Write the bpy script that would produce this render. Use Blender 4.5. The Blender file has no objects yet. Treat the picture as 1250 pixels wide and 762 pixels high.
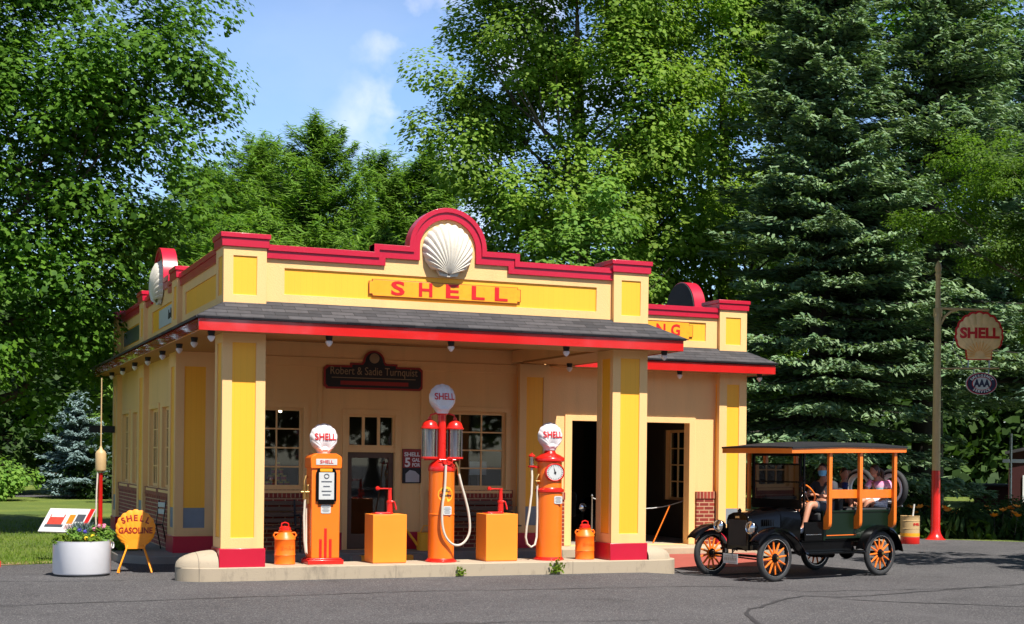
import bpy, bmesh, math, random
import numpy as np
from mathutils import Vector, Matrix, noise
from mathutils.geometry import tessellate_polygon
random.seed(7); rng = np.random.default_rng(11)
R = math.radians; PI = math.pi
sc = bpy.context.scene; COL = sc.collection

# ------------------------------------------------------------------ camera
CAM = Vector((-3.905, -20.27, 1.80)); YAW = R(22.387); ROLL = R(0.652)
cd = bpy.data.cameras.new('camera'); cam = bpy.data.objects.new('camera', cd); COL.objects.link(cam)
cam.matrix_world = Matrix.Translation(CAM) @ Matrix.Rotation(-YAW, 4, 'Z') @ Matrix.Rotation(R(90), 4, 'X') @ Matrix.Rotation(ROLL, 4, 'Z')
cd.sensor_width = 36; cd.lens = 49.995; cd.shift_x = .00163; cd.shift_y = .1430; cd.clip_end = 2000; cd.clip_start = .1
sc.camera = cam
FW = Vector((math.sin(YAW), math.cos(YAW), 0)); RT = Vector((math.cos(YAW), -math.sin(YAW), 0))
def spot(lat, dist, z=0.0):
    """a ground position `dist` metres ahead of the photographer and `lat` metres to the right"""
    p = CAM + FW*dist + RT*lat; return Vector((p.x, p.y, z))

# ------------------------------------------------------------------ light
SUN_EL, SUN_AZ = R(57.5), R(180-12)
w = bpy.data.worlds.new('World'); sc.world = w; w.use_nodes = True
nt = w.node_tree; N = nt.nodes; L = nt.links
bg = N['Background']
sky = N.new('ShaderNodeTexSky'); sky.sky_type = 'NISHITA'; sky.sun_disc = False
sky.sun_elevation = SUN_EL; sky.sun_rotation = SUN_AZ; sky.air_density = 1.15; sky.dust_density = .9; sky.ozone_density = 2.2; sky.altitude = 200
tc = N.new('ShaderNodeTexCoord'); mp = N.new('ShaderNodeMapping'); mp.inputs['Scale'].default_value = (1, 1, 1.9)
nz = N.new('ShaderNodeTexNoise'); nz.inputs['Scale'].default_value = 4.6; nz.inputs['Detail'].default_value = 7; nz.inputs['Roughness'].default_value = .52
L.new(tc.outputs['Generated'], mp.inputs['Vector']); L.new(mp.outputs[0], nz.inputs['Vector'])
rp = N.new('ShaderNodeValToRGB'); rp.color_ramp.elements[0].position = .50; rp.color_ramp.elements[1].position = .70
L.new(nz.outputs['Fac'], rp.inputs['Fac'])

def cloud_blob(d, size):
    sub = N.new('ShaderNodeVectorMath'); sub.operation = 'DISTANCE'; sub.inputs[1].default_value = d
    nrm = N.new('ShaderNodeVectorMath'); nrm.operation = 'NORMALIZE'; L.new(tc.outputs['Generated'], nrm.inputs[0])
    L.new(nrm.outputs[0], sub.inputs[0])
    m = N.new('ShaderNodeMapRange'); m.inputs[1].default_value = 0; m.inputs[2].default_value = size; m.inputs[3].default_value = 1; m.inputs[4].default_value = 0
    m.interpolation_type = 'SMOOTHSTEP'
    L.new(sub.outputs['Value'], m.inputs[0]); return m.outputs[0]
def sky_dir(px, py):
    a, b = (px-625)/1736, (562-py)/1736
    return tuple((FW + RT*a + Vector((0, 0, b))).normalized())
blobs = [cloud_blob(sky_dir(*p), s) for p, s in (((520, 50), .085), ((556, 190), .075), ((475, 135), .055), ((610, 225), .08), ((20, 225), .08), ((680, 10), .11))]
acc = blobs[0]
for b_ in blobs[1:]:
    mx = N.new('ShaderNodeMath'); mx.operation = 'MAXIMUM'; L.new(acc, mx.inputs[0]); L.new(b_, mx.inputs[1]); acc = mx.outputs[0]
n2 = N.new('ShaderNodeTexNoise'); n2.inputs['Scale'].default_value = 11; n2.inputs['Detail'].default_value = 10; L.new(tc.outputs['Generated'], n2.inputs['Vector'])
m3 = N.new('ShaderNodeMath'); m3.operation = 'MULTIPLY_ADD'; m3.inputs[1].default_value = 4.2; m3.inputs[2].default_value = -2.2; L.new(n2.outputs['Fac'], m3.inputs[0])
m4 = N.new('ShaderNodeMath'); m4.operation = 'MULTIPLY_ADD'; m4.use_clamp = True; m4.inputs[2].default_value = 0; m3b = N.new('ShaderNodeMath'); m3b.operation = 'ADD'; m3b.inputs[1].default_value = .12; L.new(m3.outputs[0], m3b.inputs[0]); L.new(acc, m4.inputs[0]); L.new(m3b.outputs[0], m4.inputs[1])
m5 = N.new('ShaderNodeMath'); m5.operation = 'MULTIPLY'; m5.use_clamp = True; m5.inputs[1].default_value = 1.0; L.new(m4.outputs[0], m5.inputs[0])
m6 = N.new('ShaderNodeMath'); m6.operation = 'MULTIPLY_ADD'; m6.use_clamp = True; m6.inputs[1].default_value = .06; L.new(rp.outputs[0], m6.inputs[0]); L.new(m5.outputs[0], m6.inputs[2])
mixc = N.new('ShaderNodeMix'); mixc.data_type = 'RGBA'; mixc.inputs['B'].default_value = (15, 13.9, 14.6, 1)
L.new(m6.outputs[0], mixc.inputs['Factor']); sz = N.new('ShaderNodeSeparateXYZ'); L.new(tc.outputs['Generated'], sz.inputs[0]); gr = N.new('ShaderNodeMapRange'); gr.inputs[1].default_value = .28; gr.inputs[2].default_value = .55; gr.inputs[3].default_value = 1.75; gr.inputs[4].default_value = .5; L.new(sz.outputs[2], gr.inputs[0])
gs = N.new('ShaderNodeVectorMath'); gs.operation = 'SCALE'; L.new(sky.outputs[0], gs.inputs[0]); L.new(gr.outputs[0], gs.inputs['Scale']); tn = N.new('ShaderNodeVectorMath'); tn.operation = 'MULTIPLY'; tn.inputs[1].default_value = (.86, .95, 1.10); L.new(gs.outputs[0], tn.inputs[0]); L.new(tn.outputs[0], mixc.inputs['A']); L.new(mixc.outputs['Result'], bg.inputs['Color'])
bg.inputs['Strength'].default_value = .065
sl = bpy.data.lights.new('sun', 'SUN'); sun = bpy.data.objects.new('sun', sl); COL.objects.link(sun)
sl.energy = 4.9; sl.angle = R(.5); sl.color = (1, .955, .88)
sd = Vector((math.sin(SUN_AZ)*math.cos(SUN_EL), math.cos(SUN_AZ)*math.cos(SUN_EL), math.sin(SUN_EL)))
sun.rotation_euler = sd.to_track_quat('Z', 'Y').to_euler()
sc.view_settings.view_transform = 'Standard'; sc.view_settings.look = 'None'; sc.view_settings.gamma = 1; sc.view_settings.exposure = .78
sc.cycles.max_bounces = 8; sc.cycles.transparent_max_bounces = 16

# ------------------------------------------------------------------ materials
def lin(h):
    h = h.lstrip('#'); c = [int(h[i:i+2], 16)/255 for i in (0, 2, 4)]
    return tuple((x/12.92 if x < .04045 else ((x+.055)/1.055)**2.4) for x in c) + (1,)
def newmat(name):
    m = bpy.data.materials.new(name); m.use_nodes = True; return m, m.node_tree.nodes, m.node_tree.links, m.node_tree.nodes['Principled BSDF']
def paint(name, col, rough=.5, var=.10, scale=3.0, bump=.0, bscale=60, dirt=0, dirtcol=(.12, .09, .06, 1), metal=0, coat=0, streak=False, spec=.5):
    m, n, l, b = newmat(name)
    col = lin(col) if isinstance(col, str) else (tuple(col)+(1,))[:4]
    tc = n.new('ShaderNodeTexCoord'); mp = n.new('ShaderNodeMapping'); l.new(tc.outputs['Object'], mp.inputs[0])
    if streak: mp.inputs['Scale'].default_value = (1, 1, .12)
    nz = n.new('ShaderNodeTexNoise'); nz.inputs['Scale'].default_value = scale; nz.inputs['Detail'].default_value = 6; nz.inputs['Roughness'].default_value = .6
    l.new(mp.outputs[0], nz.inputs['Vector'])
    mr = n.new('ShaderNodeMapRange'); mr.inputs[1].default_value = .25; mr.inputs[2].default_value = .75; mr.inputs[3].default_value = 1-var; mr.inputs[4].default_value = 1+var
    l.new(nz.outputs['Fac'], mr.inputs[0])
    vm = n.new('ShaderNodeVectorMath'); vm.operation = 'SCALE'; vm.inputs[0].default_value = col[:3]; l.new(mr.outputs[0], vm.inputs['Scale'])
    out = vm.outputs[0]
    if dirt:
        n2 = n.new('ShaderNodeTexNoise'); n2.inputs['Scale'].default_value = scale*2.7; n2.inputs['Detail'].default_value = 9; n2.inputs['Roughness'].default_value = .7
        l.new(mp.outputs[0], n2.inputs['Vector'])
        r2 = n.new('ShaderNodeMapRange'); r2.inputs[1].default_value = .52; r2.inputs[2].default_value = .78; r2.inputs[3].default_value = 0; r2.inputs[4].default_value = dirt
        l.new(n2.outputs['Fac'], r2.inputs[0])
        mx = n.new('ShaderNodeMix'); mx.data_type = 'RGBA'; mx.inputs['B'].default_value = dirtcol
        l.new(r2.outputs[0], mx.inputs['Factor']); l.new(out, mx.inputs['A']); out = mx.outputs['Result']
    l.new(out, b.inputs['Base Color'])
    rr = n.new('ShaderNodeMapRange'); rr.inputs[3].default_value = max(.02, rough-.08); rr.inputs[4].default_value = min(1, rough+.1); l.new(nz.outputs['Fac'], rr.inputs[0]); l.new(rr.outputs[0], b.inputs['Roughness'])
    b.inputs['Metallic'].default_value = metal; b.inputs['Coat Weight'].default_value = coat; b.inputs['Coat Roughness'].default_value = .04 if coat >= 1 else .12
    b.inputs['Specular IOR Level'].default_value = spec
    if bump:
        n3 = n.new('ShaderNodeTexNoise'); n3.inputs['Scale'].default_value = bscale; n3.inputs['Detail'].default_value = 4; l.new(tc.outputs['Object'], n3.inputs['Vector'])
        bp = n.new('ShaderNodeBump'); bp.inputs['Strength'].default_value = bump; bp.inputs['Distance'].default_value = .01; l.new(n3.outputs['Fac'], bp.inputs['Height']); l.new(bp.outputs[0], b.inputs['Normal'])
    return m
def wall_uv(n, l):
    """u along the wall (x or y by the face's normal), v = z"""
    tc = n.new('ShaderNodeTexCoord'); sx = n.new('ShaderNodeSeparateXYZ'); l.new(tc.outputs['Object'], sx.inputs[0])
    g = n.new('ShaderNodeNewGeometry'); sn = n.new('ShaderNodeSeparateXYZ'); l.new(g.outputs['True Normal'], sn.inputs[0])
    ax = n.new('ShaderNodeMath'); ax.operation = 'ABSOLUTE'; l.new(sn.outputs[0], ax.inputs[0])
    gt = n.new('ShaderNodeMath'); gt.operation = 'GREATER_THAN'; gt.inputs[1].default_value = .45; l.new(ax.outputs[0], gt.inputs[0])
    mx = n.new('ShaderNodeMix'); l.new(gt.outputs[0], mx.inputs['Factor']); l.new(sx.outputs[0], mx.inputs['A']); l.new(sx.outputs[1], mx.inputs['B'])
    cb = n.new('ShaderNodeCombineXYZ'); l.new(mx.outputs['Result'], cb.inputs[0]); l.new(sx.outputs[2], cb.inputs[1]); return cb.outputs[0]
def brickmat(name, c1, c2, mortar, bw=.215, bh=.075, ms=.011, rough=.8, var=.35, off=.5):
    m, n, l, b = newmat(name); uv = wall_uv(n, l)
    br = n.new('ShaderNodeTexBrick'); br.inputs['Scale'].default_value = 1; br.inputs['Brick Width'].default_value = bw; br.inputs['Row Height'].default_value = bh
    br.inputs['Mortar Size'].default_value = ms; br.inputs['Mortar Smooth'].default_value = .15; br.offset = off
    br.inputs['Color1'].default_value = lin(c1); br.inputs['Color2'].default_value = lin(c2); br.inputs['Mortar'].default_value = lin(mortar); br.inputs['Bias'].default_value = 0
    l.new(uv, br.inputs['Vector'])
    nz = n.new('ShaderNodeTexNoise'); nz.inputs['Scale'].default_value = 9; nz.inputs['Detail'].default_value = 8; l.new(uv, nz.inputs['Vector'])
    mr = n.new('ShaderNodeMapRange'); mr.inputs[3].default_value = 1-var; mr.inputs[4].default_value = 1+var; l.new(nz.outputs['Fac'], mr.inputs[0])
    vm = n.new('ShaderNodeVectorMath'); vm.operation = 'SCALE'; l.new(br.outputs['Color'], vm.inputs[0]); l.new(mr.outputs[0], vm.inputs['Scale'])
    l.new(vm.outputs[0], b.inputs['Base Color']); b.inputs['Roughness'].default_value = rough
    bp = n.new('ShaderNodeBump'); bp.inputs['Strength'].default_value = .6; bp.inputs['Distance'].default_value = .006; bp.invert = True
    l.new(br.outputs['Fac'], bp.inputs['Height']); l.new(bp.outputs[0], b.inputs['Normal']); return m
def glassmat(name, tint=(.9, .95, .95, 1), rough=.02, see=.75):
    """thin clear pane: transparent with a mirror coat by Fresnel"""
    m, n, l, b = newmat(name); out = n['Material Output']
    tr = n.new('ShaderNodeBsdfTransparent'); tr.inputs[0].default_value = tint
    gl = n.new('ShaderNodeBsdfGlossy'); gl.inputs['Roughness'].default_value = rough
    fr = n.new('ShaderNodeFresnel'); fr.inputs[0].default_value = 1.5
    mr = n.new('ShaderNodeMath'); mr.operation = 'MULTIPLY_ADD'; mr.inputs[1].default_value = 1.3; mr.inputs[2].default_value = 1-see-.22; mr.use_clamp = True; l.new(fr.outputs[0], mr.inputs[0])
    mx = n.new('ShaderNodeMixShader'); l.new(mr.outputs[0], mx.inputs[0]); l.new(tr.outputs[0], mx.inputs[1]); l.new(gl.outputs[0], mx.inputs[2]); l.new(mx.outputs[0], out.inputs[0]); return m
def leafmat(name, c1, c2, trans=.45, rough=.6, hue2=None, spec=.22):
    m, n, l, b = newmat(name); out = n['Material Output']
    g = n.new('ShaderNodeNewGeometry'); mx = n.new('ShaderNodeMix'); mx.data_type = 'RGBA'
    mx.inputs['A'].default_value = tuple(c1)+(1,); mx.inputs['B'].default_value = tuple(c2)+(1,)
    l.new(g.outputs['Random Per Island'], mx.inputs['Factor'])
    tc = n.new('ShaderNodeTexCoord'); nz = n.new('ShaderNodeTexNoise'); nz.inputs['Scale'].default_value = .55; nz.inputs['Detail'].default_value = 3; l.new(tc.outputs['Object'], nz.inputs['Vector'])
    mr = n.new('ShaderNodeMapRange'); mr.inputs[1].default_value = .3; mr.inputs[2].default_value = .7; mr.inputs[3].default_value = .75; mr.inputs[4].default_value = 1.25; l.new(nz.outputs['Fac'], mr.inputs[0])
    vm = n.new('ShaderNodeVectorMath'); vm.operation = 'SCALE'; l.new(mx.outputs['Result'], vm.inputs[0]); l.new(mr.outputs[0], vm.inputs['Scale'])
    l.new(vm.outputs[0], b.inputs['Base Color']); b.inputs['Roughness'].default_value = rough; b.inputs['Specular IOR Level'].default_value = spec
    t = n.new('ShaderNodeBsdfTranslucent'); vt = n.new('ShaderNodeVectorMath'); vt.operation = 'MULTIPLY'; vt.inputs[1].default_value = (1.25, 1.35, .55); l.new(vm.outputs[0], vt.inputs[0]); l.new(vt.outputs[0], t.inputs[0])
    ms = n.new('ShaderNodeMixShader'); ms.inputs[0].default_value = trans; l.new(b.outputs[0], ms.inputs[1]); l.new(t.outputs[0], ms.inputs[2]); l.new(ms.outputs[0], out.inputs[0]); return m
M = {}
M['cream'] = paint('cream_stucco', (.84, .50, .20), .68, .07, 1.3, .45, 70, dirt=.24, dirtcol=(.40, .25, .12, 1), streak=True)
M['yellow'] = paint('yellow_paint', (.97, .45, .024), .55, .04, 1.6, .1, 50, dirt=.04, streak=True)
M['orange_panel'] = M['yellow']
M['crimson'] = paint('crimson_paint', (.50, .008, .032), .32, .06, 2, .05, 40, coat=.15)
M['fascia'] = paint('red_fascia_paint', (.60, .014, .012), .12, .04, 2, .0, 30, coat=1, spec=.8)
M['plinth'] = paint('red_plinth_paint', (.48, .006, .03), .5, .08, 2, .1, 60, dirt=.1)
M['grey'] = paint('slate_grey_paint', (.20, .23, .25), .6, .12, 4)
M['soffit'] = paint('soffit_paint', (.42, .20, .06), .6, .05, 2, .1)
M['brick'] = brickmat('red_brick', '#8e3220', '#762318', '#b08a68')
M['soldier'] = brickmat('red_brick_on_edge', '#943624', '#742418', '#b08a68', bw=.078, bh=.5, ms=.010, off=0)
M['shingle'] = brickmat('grey_shingles', '#303033', '#4b494b', '#161618', bw=.34, bh=.055, ms=.004, rough=.95, var=.35)
M['concrete'] = paint('pale_concrete', (.44, .35, .235), .9, .10, 3, .5, 120, dirt=.22, dirtcol=(.16, .13, .10, 1))
M['slabconc'] = paint('grey_concrete', (.25, .225, .19), .9, .12, 2.5, .5, 90, dirt=.25)
M['redramp'] = paint('red_painted_ramp', (.31, .065, .045), .85, .12, 3, .4, 90, dirt=.15)
M['tar'] = paint('black_tar', (.015, .015, .017), .7)
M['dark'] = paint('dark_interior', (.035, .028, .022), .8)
M['interior'] = paint('interior_shade_plaster', (.06, .04, .022), .8)  # plaster colour darkened so the rooms look unlit
M['glass'] = glassmat('window_glass', see=.78)
M['windscreen'] = glassmat('windscreen_glass', see=.42)
M['clear'] = glassmat('cylinder_glass', (.86, .88, .96, 1), .02, .66)
M['chrome'] = paint('bright_metal', (.75, .75, .76), .18, .05, metal=1)
M['steel'] = paint('dull_steel', (.35, .35, .36), .4, .1, metal=1)
M['brass'] = paint('worn_brass', (.55, .35, .12), .35, .15, metal=1)
M['black'] = paint('black_enamel', (.0025, .0025, .003), .14, .05, coat=.03, spec=.22)
M['rubber'] = paint('black_rubber', (.022, .022, .023), .75, .15, 8)
M['white'] = paint('white_enamel', (.82, .81, .83), .3, .03, 6, coat=.2)
M['whitewall'] = paint('white_rubber', (.88, .86, .82), .6, .05, 6)
M['globe'] = paint('milk_glass', (.72, .67, .66), .3, .02, 5, coat=.2)
M['stone'] = paint('white_cast_stone', (.66, .60, .50), .55, .08, 7, .2, 60, dirt=.25)
M['pump_orange'] = paint('orange_enamel', (.94, .18, .010), .30, .05, 3, coat=.25, dirt=.04)
M['box_orange'] = paint('amber_paint', (.97, .27, .020), .42, .03, 2.5)
M['can_orange'] = paint('can_orange_paint', (.92, .17, .008), .42, .08, 6, dirt=.1)
M['pump_red'] = paint('red_enamel', (.62, .014, .008), .28, .06, 4, coat=.3)
M['hose'] = paint('white_hose', (.58, .52, .42), .5, .08, 8)
M['letter_red'] = paint('red_lettering', (.60, .006, .008), .45, .12, 14)
M['letter_dark'] = paint('dark_lettering', (.02, .02, .02), .5)
M['letter_maroon'] = paint('maroon_lettering', (.30, .012, .006), .45)
M['letter_gold'] = paint('dim_gold_lettering', (.30, .20, .10), .5)
M['letter_white'] = paint('white_lettering', (.80, .78, .75), .5)
M['enamel_yellow'] = paint('aged_yellow_enamel', (.88, .36, .015), .35, .06, 5, dirt=.28, dirtcol=(.20, .05, .01, 1))
M['plate_white'] = paint('white_plate', (.55, .55, .53), .4, .05, 10)
M['woodorange'] = paint('varnished_wood', (.80, .175, .012), .35, .18, 2.2, .05, 30, coat=.3, streak=True)
M['wooddark'] = paint('dark_bench_wood', (.10, .05, .025), .5, .2, 5)
M['cargreen'] = paint('dark_green_paint', (.004, .013, .006), .3, .1, coat=0, spec=.25)
M['skin'] = paint('skin', (.50, .22, .13), .55, .05, 8)
M['bark'] = paint('bark', (.11, .085, .06), .95, .45, 2.5, .9, 9, streak=True)
M['darkbark'] = paint('dark_bark', (.05, .042, .034), .95, .4, 2.5, .9, 9, streak=True)
M['tan'] = paint('tan_pole_paint', (.52, .35, .16), .5, .12, 4, dirt=.15)
M['bulbglass'] = paint('frosted_lamp_glass', (.70, .66, .68), .35, .04)

m, n, l, b = newmat('island_concrete'); M['island'] = m
uv = wall_uv(n, l); br = n.new('ShaderNodeTexBrick'); br.inputs['Scale'].default_value = 1; br.inputs['Brick Width'].default_value = 2.9; br.inputs['Row Height'].default_value = 9; br.inputs['Mortar Size'].default_value = .006; br.offset = 0
br.inputs['Color1'].default_value = (.40, .325, .23, 1); br.inputs['Color2'].default_value = (.38, .31, .22, 1); br.inputs['Mortar'].default_value = (.22, .18, .13, 1)
mpx = n.new('ShaderNodeMapping'); mpx.inputs['Location'].default_value = (.3, 4, 0); l.new(uv, mpx.inputs[0]); l.new(mpx.outputs[0], br.inputs['Vector'])
tcx = n.new('ShaderNodeTexCoord'); ms_ = n.new('ShaderNodeMapping'); ms_.inputs['Scale'].default_value = (1, 1, .35); l.new(tcx.outputs['Object'], ms_.inputs[0])
n1 = n.new('ShaderNodeTexNoise'); n1.inputs['Scale'].default_value = 9; n1.inputs['Detail'].default_value = 10; n1.inputs['Roughness'].default_value = .75; l.new(ms_.outputs[0], n1.inputs[0])
n2 = n.new('ShaderNodeTexNoise'); n2.inputs['Scale'].default_value = 1.1; n2.inputs['Detail'].default_value = 3; l.new(tcx.outputs['Object'], n2.inputs[0])
ad = n.new('ShaderNodeMath'); ad.operation = 'MULTIPLY_ADD'; ad.inputs[1].default_value = .55; l.new(n2.outputs['Fac'], ad.inputs[0]); l.new(n1.outputs['Fac'], ad.inputs[2])
rm = n.new('ShaderNodeMapRange'); rm.inputs[1].default_value = .80; rm.inputs[2].default_value = 1.02; rm.inputs[3].default_value = 0; rm.inputs[4].default_value = .62; l.new(ad.outputs[0], rm.inputs[0])
mx = n.new('ShaderNodeMix'); mx.data_type = 'RGBA'; mx.inputs['B'].default_value = (.13, .11, .085, 1); l.new(rm.outputs[0], mx.inputs['Factor']); l.new(br.outputs['Color'], mx.inputs['A']); l.new(mx.outputs['Result'], b.inputs['Base Color']); b.inputs['Roughness'].default_value = .92
n3 = n.new('ShaderNodeTexNoise'); n3.inputs['Scale'].default_value = 70; n3.inputs['Detail'].default_value = 5; l.new(tcx.outputs['Object'], n3.inputs[0]); bp = n.new('ShaderNodeBump'); bp.inputs['Strength'].default_value = .6; bp.inputs['Distance'].default_value = .01; l.new(n3.outputs['Fac'], bp.inputs['Height']); l.new(bp.outputs[0], b.inputs['Normal'])
def boards(mat, pitch=.088, depth=.10):
    """fine vertical board joints over a painted panel"""
    n, l = mat.node_tree.nodes, mat.node_tree.links; b = n['Principled BSDF']; src = b.inputs['Base Color'].links[0].from_socket
    uv = wall_uv(n, l); br = n.new('ShaderNodeTexBrick'); br.inputs['Scale'].default_value = 1; br.inputs['Brick Width'].default_value = pitch; br.inputs['Row Height'].default_value = 40; br.inputs['Mortar Size'].default_value = .0018; br.offset = 0
    br.inputs['Color1'].default_value = (1, 1, 1, 1); br.inputs['Color2'].default_value = (.98, .98, .98, 1); br.inputs['Mortar'].default_value = (1-depth*3, 1-depth*3, 1-depth*3, 1); mpx = n.new('ShaderNodeMapping'); mpx.inputs['Location'].default_value = (0, 20, 0); l.new(uv, mpx.inputs[0]); l.new(mpx.outputs[0], br.inputs['Vector'])
    mx = n.new('ShaderNodeMix'); mx.data_type = 'RGBA'; mx.blend_type = 'MULTIPLY'; mx.inputs['Factor'].default_value = 1; l.new(src, mx.inputs['A']); l.new(br.outputs['Color'], mx.inputs['B']); l.new(mx.outputs['Result'], b.inputs['Base Color'])
boards(M['yellow'], depth=.045)

# ------------------------------------------------------------------ mesh building
class MB:
    def __init__(s): s.v = []; s.f = []
    def add(s, vs, fs, mat=None):
        o = len(s.v)
        for p in vs:
            p = Vector(p); s.v.append(mat @ p if mat else p)
        s.f += [tuple(o+i for i in f) for f in fs]; return s
    def box(s, x0, x1, y0, y1, z0, z1, mat=None):
        vs = [(x, y, z) for x in (x0, x1) for y in (y0, y1) for z in (z0, z1)]
        return s.add(vs, [(0, 1, 3, 2), (4, 6, 7, 5), (0, 4, 5, 1), (2, 3, 7, 6), (0, 2, 6, 4), (1, 5, 7, 3)], mat)
    def lathe(s, prof, n=24, mat=None, caps=True):
        vs = []; fs = []; k = len(prof)
        for i in range(n):
            a = 2*PI*i/n
            for r, z in prof: vs.append((r*math.cos(a), r*math.sin(a), z))
        for i in range(n):
            j = (i+1) % n
            for q in range(k-1): fs.append((i*k+q, j*k+q, j*k+q+1, i*k+q+1))
        if caps:
            if prof[0][0] > 1e-5: fs.append(tuple(i*k for i in range(n))[::-1])
            if prof[-1][0] > 1e-5: fs.append(tuple(i*k+k-1 for i in range(n)))
        return s.add(vs, fs, mat)
    def bar(s, a, b, r0, r1=None, n=10):
        a = Vector(a); b = Vector(b); d = b-a; q = d.to_track_quat('Z', 'Y').to_matrix().to_4x4()
        return s.lathe([(r0, 0), (r1 if r1 is not None else r0, d.length)], n, Matrix.Translation(a) @ q)
    def tube(s, pts, r, n=8, closed=False):
        pts = [Vector(p) for p in pts]; k = len(pts); rs = r if isinstance(r, (list, tuple)) else [r]*k
        vs = []; fs = []; up = None
        for i, p in enumerate(pts):
            if closed: t = pts[(i+1) % k]-pts[i-1]
            else: t = pts[min(i+1, k-1)]-pts[max(i-1, 0)]
            t.normalize()
            if up is None: up = t.orthogonal().normalized()
            up = (up - t*up.dot(t)).normalized(); sd_ = t.cross(up)
            for j in range(n):
                a = 2*PI*j/n; vs.append(p + (up*math.cos(a)+sd_*math.sin(a))*rs[i])
        m = k if closed else k-1
        for i in range(m):
            i2 = (i+1) % k
            for j in range(n): fs.append((i*n+j, i*n+(j+1) % n, i2*n+(j+1) % n, i2*n+j))
        if not closed: fs += [tuple(range(n))[::-1], tuple((k-1)*n+j for j in range(n))]
        return s.add(vs, fs)
    def slab(s, outline, holes, plane, d0, d1, mat=None):
        """flat board cut from a 2-D outline (u, v) with holes, between depths d0 and d1; plane F: u=x v=z d=y, S: u=y v=z d=x, T: u=x v=y d=z"""
        mp = {'F': lambda u, v, d: (u, d, v), 'S': lambda u, v, d: (d, u, v), 'T': lambda u, v, d: (u, v, d)}[plane]
        loops = [outline] + list(holes); flat = [p for lp in loops for p in lp]
        tris = tessellate_polygon([[Vector((p[0], p[1], 0)) for p in lp] for lp in loops]); n = len(flat)
        vs = [mp(u, v, d0) for u, v in flat] + [mp(u, v, d1) for u, v in flat]
        fs = [tuple(t) for t in tris] + [tuple(i+n for i in t[::-1]) for t in tris]
        o = 0
        for lp in loops:
            k = len(lp)
            for i in range(k): fs.append((o+i, o+(i+1) % k, n+o+(i+1) % k, n+o+i))
            o += k
        return s.add(vs, fs, mat)
    def ring(s, R0, r, n=32, m=10, mat=None, sx=1):
        vs = []; fs = []
        for i in range(n):
            a = 2*PI*i/n
            for j in range(m):
                b = 2*PI*j/m; rr = R0+r*math.cos(b); vs.append((rr*math.cos(a), rr*math.sin(a), r*sx*math.sin(b)))
        for i in range(n):
            for j in range(m): fs.append((i*m+j, ((i+1) % n)*m+j, ((i+1) % n)*m+(j+1) % m, i*m+(j+1) % m))
        return s.add(vs, fs, mat)
    def ball(s, c, rx, ry=None, rz=None, n=16, m=10, mat=None):
        ry = ry or rx; rz = rz or rx; T = Matrix.Translation(c) @ Matrix.Diagonal((rx, ry, rz, 1))
        return s.lathe([(max(1e-6, math.sin(PI*i/m)), -math.cos(PI*i/m)) for i in range(m+1)], n, (mat @ T) if mat else T, caps=False)
    def build(s, name, mat, parent=None, smooth=True, bevel=0, recalc=True, loc=None, ang=38):
        me = bpy.data.meshes.new(name); me.from_pydata([tuple(p) for p in s.v], [], s.f)
        if recalc:
            bm = bmesh.new(); bm.from_mesh(me); bmesh.ops.remove_doubles(bm, verts=bm.verts, dist=1e-5); bmesh.ops.recalc_face_normals(bm, faces=bm.faces); bm.to_mesh(me); bm.free()
        if smooth:
            me.shade_smooth(); me.set_sharp_from_angle(angle=R(ang))
        me.materials.append(M[mat] if isinstance(mat, str) else mat)
        o = bpy.data.objects.new(name, me); COL.objects.link(o)
        if parent: o.parent = parent
        if loc: o.location = loc
        if bevel:
            b = o.modifiers.new('bevel', 'BEVEL'); b.width = bevel; b.segments = 2; b.limit_method = 'ANGLE'; b.angle_limit = R(50)
        return o
def tag(o, label=None, cat=None, group=None, kind=None):
    for k, v in (('label', label), ('category', cat), ('group', group), ('kind', kind)):
        if v: o[k] = v
    return o
def thing(name, label, cat, loc=(0, 0, 0), rz=0, group=None):
    o = bpy.data.objects.new(name, None); COL.objects.link(o); o.location = loc; o.rotation_euler = (0, 0, rz); o.empty_display_size = .2
    return tag(o, label, cat, group)
def copy_tree(o, parent=None):
    kids = list(o.children); c = o.copy(); COL.objects.link(c); c.parent = parent
    for k in kids: copy_tree(k, c)
    return c
def rect(u0, u1, v0, v1): return [(u0, v0), (u1, v0), (u1, v1), (u0, v1)]
def frame_mat(plane, origin):
    """maps local text space (x right, y up, z towards the viewer)"""
    if plane == 'F': m = Matrix(((1, 0, 0, 0), (0, 0, -1, 0), (0, 1, 0, 0), (0, 0, 0, 1)))      # faces -Y
    elif plane == 'L': m = Matrix(((0, 0, -1, 0), (-1, 0, 0, 0), (0, 1, 0, 0), (0, 0, 0, 1)))   # faces -X, reads towards -Y
    return Matrix.Translation(origin) @ m
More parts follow.
